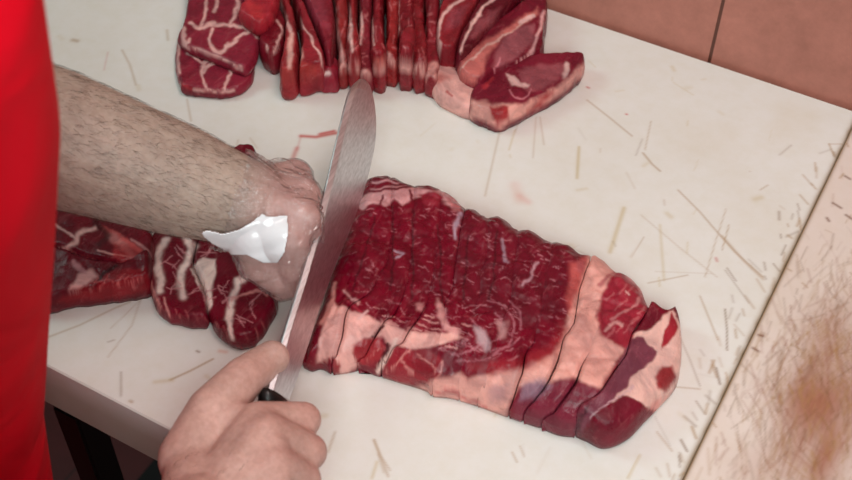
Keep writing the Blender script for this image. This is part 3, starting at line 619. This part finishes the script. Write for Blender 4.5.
chop([(286, -34), (292, 0), (299, 24), (302, 50), (298, 76), (303, 80), (316, 76), (326, 72), (324, 56), (312, 26), (302, 0), (298, -34)], .034, 'leaning slice ending in a flat orange-red tip, left part of the far row', G2, (142, 34, 46), zt=.02, ze=.3, name='pork_slice')
sk((206, 130, 136), 3, (304, -8), (300, 10), (312, 30), (320, 52), a=.7); pg((156, 62, 78), 4, (306, -5), (322, 0), (330, 30), (320, 24), (306, 10), a=.7)
chop([(296, -34), (302, 0), (312, 24), (322, 50), (326, 66), (334, 62), (336, 30), (332, 0), (328, -34)], .038, 'slice with broad purple lean, beside the rolled curl in the far row', G2, (130, 30, 46), zt=.022, ze=.3, name='pork_slice')
sk((236, 210, 204), 3.5, (320, 74), (330, 73)); sk((150, 30, 50), 3, (322, 66), (336, 66), (338, 76), (325, 82))
chop([(322, 62), (330, 58), (339, 62), (342, 72), (337, 81), (324, 83), (318, 78), (320, 70)], .022, 'small rolled meat curl with a white centre, near edge of the far row', G2, (150, 46, 62), zt=.012, r=.010, ze=.15, name='meat_curl')
cols = [(340, 345, 70, 14, 12, [(F2, 4, (332, 4), (337, 30), (343, 62))], 'slim slice just right of the rolled curl in the far row'),
        (353, 353, 72, 14, 13, [(F2, 3.5, (346, -4), (349, 25), (351, 50))], 'slice with a thin pale stripe, second right of the curl in the far row'),
        (366, 364, 78, 13, 14, [(F2, 3, (358, 2), (361, 24), (361, 45))], 'slice pointing at the tip of the knife in the far row'),
        (379, 378, 74, 13, 15, [(F2, 2, (371, 10), (374, 45)), ((206, 100, 92), 6, (374, 64), (384, 60))], 'slice just right of the tip of the knife in the far row'),
        (391, 392, 68, 13, 14, [((220, 160, 152), 6, (392, 66), (388, 56)), (F2, 3, (378, -4), (381, 30), (384, 56))], 'slice with a pale near foot, second right of the tip of the knife'),
        (404, 406, 72, 13, 15, [((222, 164, 156), 6, (400, 66), (412, 64)), (F2, 1.6, (398, 0), (398, 40))], 'slice in the middle of the far row, third right of the tip of the knife'),
        (417, 419, 76, 13, 14, [((222, 164, 156), 7, (414, 70), (424, 64)), (F2, 2, (409, 30), (411, 56))], 'slice with a pink fatty foot, fourth right of the tip of the knife'),
        (431, 432, 78, 14, 14, [((222, 160, 152), 8, (426, 72), (436, 66)), (F2, 1.8, (424, 10), (425, 45))], 'last narrow slice before the wide open cut faces of the far row')]
for xt, xb, yb, w0, w1, ly, lb in cols:
    base = (142 + int(rng.integers(-12, 14)), 28 + int(rng.integers(0, 12)), 40 + int(rng.integers(0, 10)))
    strip(xt, xb, yb, w0, w1, lb, [(sk, c, wd, *pts) for c, wd, *pts in ly], base)
sk(F2, 3, (462, -2), (444, 14), (439, 35), (437, 56)); pg((150, 72, 84), 4, (450, 10), (468, 4), (460, 24), (446, 30), a=.6)
chop([(446, -34), (444, 0), (438, 20), (436, 50), (442, 62), (456, 60), (464, 42), (476, 20), (482, 0), (480, -34)], .040, 'wide slice with a pale left rim, fourth from the right end of the far row', G2, (138, 34, 44), zt=.022, ze=.35, name='pork_slice')
sk(F2, 3, (500, -4), (480, 12), (470, 30), (460, 50)); pg((150, 76, 84), 3, (478, 18), (500, 8), (492, 26), (470, 40), a=.7)
chop([(484, -34), (482, 2), (468, 32), (456, 56), (458, 70), (468, 64), (486, 44), (508, 20), (522, 2), (520, -30)], .041, 'slice with a dark narrow cut face, third from the right end of the far row', G2, (96, 16, 32), zt=.022, ze=.4, name='pork_slice')
pg((206, 116, 110), 3, (458, 66), (470, 52), (498, 34), (520, 18), (538, 8), (540, 14), (520, 26), (498, 42), (486, 60), (476, 84), (460, 84)); sk((226, 176, 166), 2, (460, 70), (480, 52), (510, 32), (534, 14)); pg((150, 80, 88), 2.5, (500, 44), (515, 28), (534, 24), (534, 40), (518, 56), (502, 68), (490, 66)); sk((216, 160, 160), 3.5, (545, 12), (538, 34), (530, 54), (505, 72)); sk((226, 180, 176), 4, (520, 22), (534, 16)); sk((206, 130, 140), 2, (492, 70), (500, 58), (496, 66), a=.7)
chop([(456, 68), (468, 50), (496, 30), (520, 12), (534, 0), (545, 2), (548, 12), (544, 30), (543, 52), (532, 60), (508, 72), (492, 80), (480, 88), (464, 84)], .030, 'thick slice with oval cut face and pink rim, second from right in far row', G2, (116, 22, 42), zt=.018, ze=.6, tilt=(-.1, 0), groove=(.001, .002))
pg((222, 160, 150), 2.5, (470, 98), (492, 104), (525, 102), (548, 92), (570, 76), (584, 62), (586, 74), (552, 100), (500, 128), (470, 118)); pg((164, 50, 54), 2.5, (490, 106), (508, 106), (508, 120), (496, 124)); pg((164, 54, 56), 3, (526, 110), (548, 92), (556, 92), (540, 106)); pg((150, 78, 86), 3, (518, 70), (545, 64), (566, 64), (566, 72), (550, 86), (528, 92), (522, 84), a=.9)
pg((226, 180, 174), 1.5, (506, 74), (514, 75), (520, 82), (529, 84), (524, 88), (512, 86)); sk((226, 190, 184), 4, (568, 64), (564, 76), a=.8); sk((170, 50, 60), 4, (484, 86), (492, 80)); sk((200, 120, 130), 1.6, (530, 88), (526, 96), (514, 96), (510, 90), a=.8)
chop([(472, 98), (484, 84), (504, 74), (530, 64), (556, 61), (578, 61), (584, 66), (580, 76), (562, 92), (535, 107), (510, 121), (497, 124), (480, 118), (470, 112)], .022, 'chop at the right end of the far row, pink oval lean, pale near rim', G2, (120, 26, 46), zt=.010, ze=.75, r=.004)
pg((206, 110, 100), 3, (428, 86), (440, 74), (452, 76), a=.6); sk((170, 60, 60), 2, (448, 92), (452, 96), a=.8)
chop([(420, 80), (432, 70), (444, 66), (458, 74), (472, 86), (478, 98), (480, 114), (468, 112), (452, 106), (438, 98), (430, 88)], .018, 'lump of pink-white fat at the near edge of the far row, beside the end chop', G2, (222, 168, 160), zt=.009, r=.009, name='fat_trimming')

# ------------------------------------------------------------------ person
def capsule(a, b, ra, rb, seg=20, rings=6):
    a, b = np.array(a, float), np.array(b, float); d = b - a; L_ = np.linalg.norm(d); d = d / max(L_, 1e-9)
    u = np.cross(d, [0, 0, 1.0]); u = np.cross(d, [1.0, 0, 0]) if np.linalg.norm(u) < .1 else u; u /= np.linalg.norm(u); v = np.cross(d, u)
    rows = []
    for k in range(rings + 1):
        t = math.pi / 2 * k / rings; rows.append((a - d * ra * math.cos(t), ra * math.sin(t)))
    for k in range(rings + 1):
        t = math.pi / 2 * k / rings; rows.append((b + d * rb * math.sin(t), rb * math.cos(t)))
    V = []; F = []
    for c, r in rows:
        for s in range(seg):
            t = 2 * math.pi * s / seg; V.append(c + (u * math.cos(t) + v * math.sin(t)) * max(r, 1e-5))
    for i in range(len(rows) - 1):
        for s in range(seg):
            s2 = (s + 1) % seg; F.append([i * seg + s, i * seg + s2, (i + 1) * seg + s2, (i + 1) * seg + s])
    F.append(list(range(seg))[::-1]); F.append([(len(rows) - 1) * seg + s for s in range(seg)])
    return V, F
def union(parts, voxel, smooth_it, fac=0.5):
    V = []; F = []
    for v, f in parts:
        o = len(V); V += [tuple(q) for q in v]; F += [[i + o for i in q] for q in f]
    tmp = mk('tmp', V, F, None)
    md = tmp.modifiers.new('r', 'REMESH'); md.mode = 'VOXEL'; md.voxel_size = voxel; md.adaptivity = 0
    ms = tmp.modifiers.new('s', 'SMOOTH'); ms.factor = fac; ms.iterations = smooth_it
    dg = bpy.context.evaluated_depsgraph_get(); ev = tmp.evaluated_get(dg); me = ev.to_mesh()
    n = len(me.vertices); A = np.empty(n * 3); me.vertices.foreach_get('co', A); A = A.reshape(-1, 3)
    Fo = [list(p.vertices) for p in me.polygons]; ev.to_mesh_clear()
    me0 = tmp.data; bpy.data.objects.remove(tmp); bpy.data.meshes.remove(me0)
    return A, Fo
def chain(pts, rad): return [capsule(pts[i], pts[i + 1], rad[i], rad[i + 1]) for i in range(len(pts) - 1)]
w3 = lambda x, y, h: W(x, y, h)
# right hand on the knife
Rw = w3(200, 520, .075); Relb = np.array([0.10, -0.55, 1.06]); Rsh = np.array([-0.03, -0.42, 1.36])
Rm = [w3(258, 423, .078), w3(266, 434, .083), w3(272, 464, .080), w3(272, 494, .072)]
Rp = [w3(303, 420, .062), w3(308, 452, .062), w3(303, 480, .060), w3(296, 508, .055)]
Rd = [w3(296, 427, .038), w3(296, 454, .038), w3(292, 486, .036), w3(286, 512, .034)]
Rt = [w3(272, 422, .030), w3(270, 448, .030), w3(266, 480, .029), w3(264, 506, .028)]
Rth = [w3(194, 458, .066), w3(212, 412, .074), w3(244, 378, .074), w3(272, 358, .066)]
parts = []
for i in range(4):
    rr = [.0118, .0122, .0115, .0100][i]
    mid = Rw * .72 + Rm[i] * .28
    parts += chain([Rw * .85 + Rm[i] * .15, mid, Rm[i]], [.021, .018, .0135]); parts += chain([Rm[i], Rp[i], Rd[i], Rt[i]], [.0135, rr, rr * .9, rr * .78])
for i in range(3): parts += chain([(Rw + Rm[i]) / 2, (Rm[i] + Rm[i + 1]) / 2], [.017, .013])
parts += chain(Rth, [.022, .0165, .0140, .0118]); parts += chain([Rth[0], (Rm[0] + Rth[1]) / 2], [.017, .011]); parts += chain([Rw, Rth[0]], [.025, .018])
fore = Relb * .62 + Rw * .38
parts += chain([Relb, fore, Rw * .9 + Relb * .1, Rw], [.044, .046, .030, .0275]); parts += chain([Rsh, Relb], [.055, .043])
RA, RF = union(parts, .0017, 7)
# left hand, palm down on the meat
Lw = w3(244, 203, .095); Le0 = w3(57, 139, .150); Lelb = Lw + (Le0 - Lw) * 1.85; Lsh = np.array([-0.44, -0.42, 1.36])
Lm = [w3(290, 240, .088), w3(301, 219, .094), w3(302, 197, .090), w3(294, 178, .080)]
Lp = [w3(295, 268, .062), w3(307, 244, .066), w3(306, 218, .064), w3(295, 194, .058)]
Ld = [w3(289, 284, .040), w3(299, 266, .040), w3(299, 242, .040), w3(287, 216, .040)]
Lt = [w3(281, 290, .030), w3(287, 276, .028), w3(287, 252, .028), w3(277, 226, .030)]
Lth = [w3(258, 232, .085), w3(262, 262, .062), w3(276, 276, .048), w3(292, 284, .038)]
parts = []
for i in range(4):
    rr = [.0108, .0112, .0106, .0094][i]
    parts += chain([Lw * .85 + Lm[i] * .15, Lw * .6 + Lm[i] * .4, Lm[i]], [.021, .019, .0140]); parts += chain([Lm[i], Lp[i], Ld[i], Lt[i]], [.0140, rr, rr * .9, rr * .78])
for i in range(3): parts += chain([(Lw + Lm[i]) / 2, (Lm[i] + Lm[i + 1]) / 2], [.018, .013])
parts += chain(Lth, [.019, .0150, .0125, .0100]); parts += chain([Lth[0], (Lm[0] + Lth[1]) / 2], [.017, .011])
parts += chain([Lelb, Le0, Le0 * .35 + Lw * .65, Lw], [.047, .0465, .0385, .031]); parts += chain([Lsh, Lelb], [.055, .045])
LA, LF = union(parts, .0017, 7)

# trunk: cross-sections that lean over the board; the clothing follows the same sections
zz = np.array([0.50, 0.62, 0.75, 0.84, 0.92, 1.00, 1.08, 1.16, 1.24, 1.32, 1.40, 1.46])
rx = np.array([.175, .175, .172, .170, .165, .165, .170, .178, .185, .190, .165, .090])
ry = np.array([.115, .118, .118, .118, .115, .115, .120, .122, .124, .120, .095, .070])
cyy = np.array([-.400, -.395, -.390, -.388, -.385, -.382, -.380, -.375, -.370, -.360, -.350, -.345])
def silh(y): return np.interp(y, [-400, 0, 60, 205, 300, 345, 390, 480, 700], [67, 63, 62, 55, 50, 46, 42, 56, 64])
def ring(z, cx_, cy_, ax, ay, n=96):
    t = np.linspace(0, 2 * math.pi, n, endpoint=False); c, s = np.cos(t), np.sin(t)
    return np.stack([cx_ + ax * np.sign(c) * np.abs(c) ** .85, cy_ + ay * np.sign(s) * np.abs(s) ** .85, np.full(n, z)], 1)
cxx = []
for z, a, b, c in zip(zz, rx, ry, cyy):
    lo, hi = -0.9, 0.2
    for _ in range(40):
        mid = (lo + hi) / 2; q = J(ring(z, mid, c, a * 1.03, b * 1.03)); bad = (q[:, 0] - silh(q[:, 1])).max() > 0
        if bad: hi = mid
        else: lo = mid
    cxx.append(lo)
cxx = np.array(cxx)
k = zz > 1.27; cxx[k] = cxx[~k][-1]
def loft(zs, grow, fold, n=96, top_cap=True):
    V = []; F = []
    for i, z in enumerate(zs):
        r_ = ring(z, np.interp(z, zz, cxx), np.interp(z, zz, cyy), np.interp(z, zz, rx) * grow, np.interp(z, zz, ry) * grow, n)
        c_ = r_[:, :2].mean(0); dv = r_[:, :2] - c_; ang = np.arctan2(dv[:, 1], dv[:, 0])
        fo = fold * vnoise(np.stack([np.cos(ang) * 3.2 + 9, np.sin(ang) * 3.2 + 9, np.full(n, z * 2.2)], 1))
        r_[:, :2] += dv / np.linalg.norm(dv, axis=1)[:, None] * np.minimum(fo, .001)[:, None]
        V.append(r_)
    V = np.vstack(V)
    for i in range(len(zs) - 1):
        for s in range(n):
            s2 = (s + 1) % n; F.append([i * n + s, i * n + s2, (i + 1) * n + s2, (i + 1) * n + s])
    F.append(list(range(n))[::-1]); F.append([(len(zs) - 1) * n + s for s in range(n)])
    return V, F
person = empty('person', (float(cxx[0]), float(cyy[0]), 0.0))
tag(person, 'person in a red apron cutting meat with a long knife, one hand in clear glove', 'person')
def child(name, V, F, mat, parent=person, col=None, smooth=True):
    off = np.array(person.location)
    return mk(name, np.asarray(V) - off, F, mat, parent, smooth, col)
neck = np.array([cxx[-1] + .01, -.345, 1.44]); head = neck + np.array([.02, .06, .17])
tv, tf = loft(np.linspace(0.80, 1.46, 20), 0.93, 0.0, 48)
tparts = [(tv, tf)] + chain([neck, head], [.055, .06]) + [capsule(head + [0, .01, .0], head + [0, .02, .05], .078, .082)] + [capsule(head + [0, .085, -.01], head + [0, .10, -.03], .010, .015), capsule(head + [-.083, .0, 0], head + [-.083, .0, .03], .012, .014), capsule(head + [.083, .0, 0], head + [.083, .0, .03], .012, .014), capsule(head + [0, .05, -.06], head + [0, .065, -.06], .04, .035)]
hips = np.array([cxx[2], -.40, .80])
feet = []
for s in (-1, 1):
    hp = hips + [s * .09, 0, 0]; kn = hp + [s * .01, .02, -.36]; an = np.array([kn[0], -.42, .09]); feet.append((hp, kn, an))
    tparts += chain([hp, kn, an], [.075, .055, .04])
tparts += chain([Lsh, np.array([cxx[-2], -.35, 1.38]), Rsh], [.055, .075, .055])
BA, BF = union(tparts, .008, 3)
V = np.vstack([RA, LA, BA]); F = RF + [[i + len(RA) for i in f] for f in LF] + [[i + len(RA) + len(LA) for i in f] for f in BF]
skR, skA = lin((204, 166, 156)), lin((184, 170, 158))
cR = np.tile(skR, (len(RA), 1)); kd = np.min([np.linalg.norm(RA - q, axis=1) for q in Rm + Rp + [Rth[2]]], 0)
a = .45 * np.exp(-(kd / .014) ** 2); cR = cR * (1 - a[:, None]) + lin((206, 140, 130)) * a[:, None]
nd = np.linalg.norm(RA - (w3(276, 353, .076)), axis=1); a = .5 * (1 - sstep(.006, .008, nd)); cR = cR * (1 - a[:, None]) + lin((220, 186, 178)) * a[:, None]
cL = np.tile(skA, (len(LA), 1)); u = (LA - Lw) @ (Lw - Le0) / np.linalg.norm(Lw - Le0); a = sstep(-.02, .03, u) * .9; cL = cL * (1 - a[:, None]) + lin((212, 168, 164)) * a[:, None]
body = child('body', V, F, SKIN, col=np.vstack([cR, cL, np.tile(skA, (len(BA), 1))]))
V, F = loft(np.linspace(0.78, 1.425, 60), 0.985, 0.004); sv, sf = V, F
shirt = child('shirt', V, F, SHIRT)
V, F = loft(np.linspace(0.50, 1.34, 90), 1.03, 0.012)
child('apron', V, F, APRON)
for a_, b_, nm in ((Lsh, Lelb, 'sleeve'), (Rsh, Relb, 'sleeve')):
    v, f = capsule(np.array(a_), np.array(a_) * .7 + np.array(b_) * .3, .064, .060, 32, 8); child(nm, v, f, SHIRT)
tp = []
for hp, kn, an in feet: tp += chain([hp + [0, 0, .02], kn, an], [.088, .068, .058])
A_, F_ = union(tp, .008, 4); child('trousers', A_, F_, TROUSER)
for hp, kn, an in feet:
    v, f = union(chain([an + [0, -.02, -.045], an + [0, .12, -.055]], [.042, .036]), .005, 3); v[:, 2] = np.maximum(v[:, 2], .002); child('shoe', v, f, BLACKP)
hv, hf = union([capsule(head + [0, -.012, .02], head + [0, -.008, .065], .084, .086)], .006, 2); child('head_hair', hv, hf, HAIRM)

# forearm hair: short curved tapering strands rooted in the skin
def hairs(A, F, rootfn, n, flow, name):
    idx = np.where(rootfn(A))[0]
    me = bpy.data.meshes.new('t'); me.from_pydata([tuple(v) for v in A], [], F); me.update()
    nor = np.empty(len(A) * 3); me.vertices.foreach_get('normal', nor); nor = nor.reshape(-1, 3); bpy.data.meshes.remove(me)
    V = []; Fh = []
    for i in rng.choice(idx, n):
        p = A[i]; nn = nor[i]; d = flow + rng.normal(0, .38, 3); d -= nn * (d @ nn); d /= np.linalg.norm(d); l = rng.uniform(.004, .009); s = np.cross(d, nn)
        w_ = rng.uniform(.00004, .00009); o = len(V)
        for t, ww in ((0, 1), (.5, .8), (1, .15)):
            c = p + d * l * t + nn * (.0011 * math.sin(t * 2.6) + .0001) + s * .002 * t * t
            V += [c + s * w_ * ww, c - s * w_ * ww, c + nn * w_ * ww * 1.6]
        for r in (0, 3):
            for q in range(3): Fh.append([o + r + q, o + r + (q + 1) % 3, o + r + 3 + (q + 1) % 3, o + r + 3 + q])
        Fh.append([o + 6, o + 7, o + 8]); Fh.append([o + 2, o + 1, o])
    return child(name, V, Fh, HAIRM)
ax = (Lw - Le0) / np.linalg.norm(Lw - Le0)
def lroot(A):
    u_ = (A - Lw) @ ax; return (u_ > -.26) & (u_ < -.005) & (vnoise(A * 40) > -.7)
hairs(LA, LF, lroot, 5200, ax * .8 + np.array([.3, .4, 0]), 'forearm_hair')['kind'] = 'stuff'
ar_ = (Rm[1] - Rw) / np.linalg.norm(Rm[1] - Rw)
def rroot(A):
    u_ = (A - Rw) @ ar_; return (u_ > -.10) & (u_ < .035) & (A[:, 2] > Rw[2] - .005)
hairs(RA, RF, rroot, 700, ar_, 'wrist_hair')['kind'] = 'stuff'

# clear plastic glove on the left hand: the hand's own surface, a little larger and creased
u = (LA - Lw) @ ax
keep = u > -.012 + .004 * vnoise(LA * 60)
me = bpy.data.meshes.new('t'); me.from_pydata([tuple(v) for v in LA], [], LF); me.update(); nor = np.empty(len(LA) * 3); me.vertices.foreach_get('normal', nor); nor = nor.reshape(-1, 3); bpy.data.meshes.remove(me)
cuff = np.exp(-((u + .008) / .016) ** 2)
ang_ = np.arctan2((LA - Lw) @ np.cross(ax, [0, 0, 1.0]), (LA - Lw)[:, 2])
off = .0012 + .0005 * vnoise(LA * 70) + .0022 * np.exp(-(vnoise(np.stack([ang_ * 7, u * 25, ang_ * 0], 1)) / .14) ** 2) * sstep(.09, .02, u) + .0026 * cuff * (1 + .6 * vnoise(np.stack([ang_ * 5, u * 20, ang_ * 0 + 4], 1)))
GV = LA + nor * np.maximum(off, .0004)[:, None]
idm = -np.ones(len(LA), int); ids = np.where(keep)[0]; idm[ids] = np.arange(len(ids))
GF = [[idm[i] for i in f] for f in LF if all(keep[i] for i in f)]
glove = child('plastic_glove', GV[ids], GF, GLOVE)
# glossy white strip wrapped over the thumb side of the wrist, on the glove
bv = BVHTree.FromPolygons([Vector(v) for v in LA + nor * .0045], LF)
poly = np.array([(201, 232), (206, 229), (216, 231), (222, 233), (238, 229), (252, 221), (262, 213), (268, 217), (287, 215), (289, 232), (285, 252), (278, 263), (262, 262), (248, 255), (232, 254), (212, 243), (204, 237)], float)
gs = 1.0; LV = []; LI = {}
for gx in np.arange(198, 292, gs):
    for gy in np.arange(210, 266, gs):
        if polydist(np.array([[gx, gy]]), poly)[0] < 0: continue
        d_ = R @ np.array([gx - CX, -(gy - CY), -FPX]); d_ /= np.linalg.norm(d_)
        h_ = bv.ray_cast(Vector(CAM), Vector(d_))
        if h_[0] is None: continue
        base_ = np.array(h_[0]) + np.array(h_[1]) * .0006
        LI[(round((gx - 198) / gs), round((gy - 210) / gs))] = len(LV); LV.append(base_)
LV = np.array(LV)
wob = .0022 * (1 + vnoise(J(LV) @ np.array([[.02, .05], [-.05, .09]]))) + .0002
vd = CAM - LV; vd /= np.linalg.norm(vd, axis=1)[:, None]; LV = LV + vd * wob[:, None]
LFc = [[LI[(i, j)], LI[(i, j + 1)], LI[(i + 1, j + 1)], LI[(i + 1, j)]] for (i, j) in LI if (i + 1, j) in LI and (i, j + 1) in LI and (i + 1, j + 1) in LI]
LFc = [f for f in LFc if max(np.linalg.norm(LV[f[a_]] - LV[f[a_ - 1]]) for a_ in range(4)) < .005]
lab = child('white_cuff_strip', LV, LFc, LABELM, glove); md = lab.modifiers.new('thickness', 'SOLIDIFY'); md.thickness = .0005; md.offset = 1
lab['label'] = 'glossy white strip on the glove cuff'

# ------------------------------------------------------------------ knife
A0 = w3(272, 392, .062); A1 = w3(360, 82, .100)           # back of the blade, heel and point
sd = (A1 - A0) / np.linalg.norm(A1 - A0)
dn = np.array([0.34, 0.0, -0.94]); dn -= sd * (dn @ sd); dn /= np.linalg.norm(dn); nb = np.cross(sd, dn); nb /= np.linalg.norm(nb)
if nb @ (CAM - A0) < 0: nb = -nb
def onblade(P):
    out = []
    for x, y in P:
        r = R @ np.array([x - CX, -(y - CY), -FPX]); t = ((A0 - CAM) @ nb) / (r @ nb); q = CAM + r * t; out.append(((q - A0) @ sd, (q - A0) @ dn))
    return np.array(out)
back_e = onblade([(268, 390), (276, 362), (287, 325), (301, 280), (315, 230), (327, 182), (338, 135), (346, 104), (352, 88), (360, 79)])
cut_e = onblade([(289, 400), (298, 376), (309, 342), (322, 302), (337, 262), (351, 228), (363, 194), (372, 160), (376, 134), (375, 106), (370, 86), (364, 79)])
be = resample(spline(back_e, n=5), .004, False); n_ = 100
def rs(P, n):
    d = np.sqrt(((P[1:] - P[:-1]) ** 2).sum(1)); s = np.concatenate([[0], np.cumsum(d)]); u_ = np.linspace(0, s[-1], n); return np.stack([np.interp(u_, s, P[:, k_]) for k_ in (0, 1)], 1)
be, ce = rs(spline(back_e, n=6), n_), rs(spline(cut_e, n=6), n_)
prof = [(0, .0003), (.055, .0030), (.08, .0031), (.80, .0008), (.93, .0003), (1.0, .00005)]
V = []
m_ = len(prof)
for i in range(n_):
    tip = min(1, (n_ - 1 - i) / 6)
    for side in (1, -1):
        for t, h_ in (prof if side == 1 else prof[::-1]):
            q = be[i] * (1 - t) + ce[i] * t; V.append(A0 + sd * q[0] + dn * q[1] + nb * side * h_ * (.3 + .7 * tip))
F = []; w_ = 2 * m_
for i in range(n_ - 1):
    for s in range(w_):
        s2 = (s + 1) % w_; F.append([i * w_ + s, i * w_ + s2, (i + 1) * w_ + s2, (i + 1) * w_ + s])
F.append(list(range(w_))[::-1]); F.append([(n_ - 1) * w_ + s for s in range(w_)])
kn = empty('butcher_knife', tuple(A0)); tag(kn, 'long broad-bladed butcher knife with a black handle held over the cut joint', 'knife')
def kmk(name, V, F, mat, smooth=True): return mk(name, np.asarray(V) - A0, F, mat, kn, smooth)
bl = kmk('blade', V, F, STEEL, smooth=False)
# handle: oval grip with a finger guard, swelling at the butt
hw = (ce[0] - be[0])[1]; mid = A0 + sd * be[0][0] + dn * (be[0][1] + ce[0][1]) / 2
V = []; F = []; ns = 40; sg = 24
for i in range(ns):
    t = i / (ns - 1); c = mid - sd * (t * .125 - .002); a_ = .0135 + .002 * math.cos(t * 12) + (.004 * math.exp(-((t - .04) / .05) ** 2)) + .004 * sstep(.85, .97, t); b_ = .0088 + .0015 * math.sin(t * 3.1)
    e = math.sqrt(max(1 - max(0, (t - .94) / .06) ** 2, .02)) * math.sqrt(max(1 - max(0, (.03 - t) / .03) ** 2, .15)); a_ *= e; b_ *= e
    for s in range(sg):
        q = 2 * math.pi * s / sg; V.append(c + dn * a_ * math.cos(q) + nb * b_ * math.sin(q))
for i in range(ns - 1):
    for s in range(sg):
        s2 = (s + 1) % sg; F.append([i * sg + s, i * sg + s2, (i + 1) * sg + s2, (i + 1) * sg + s])
F.append(list(range(sg))[::-1]); F.append([(ns - 1) * sg + s for s in range(sg)])
kmk('handle', V, F, BLACKP)
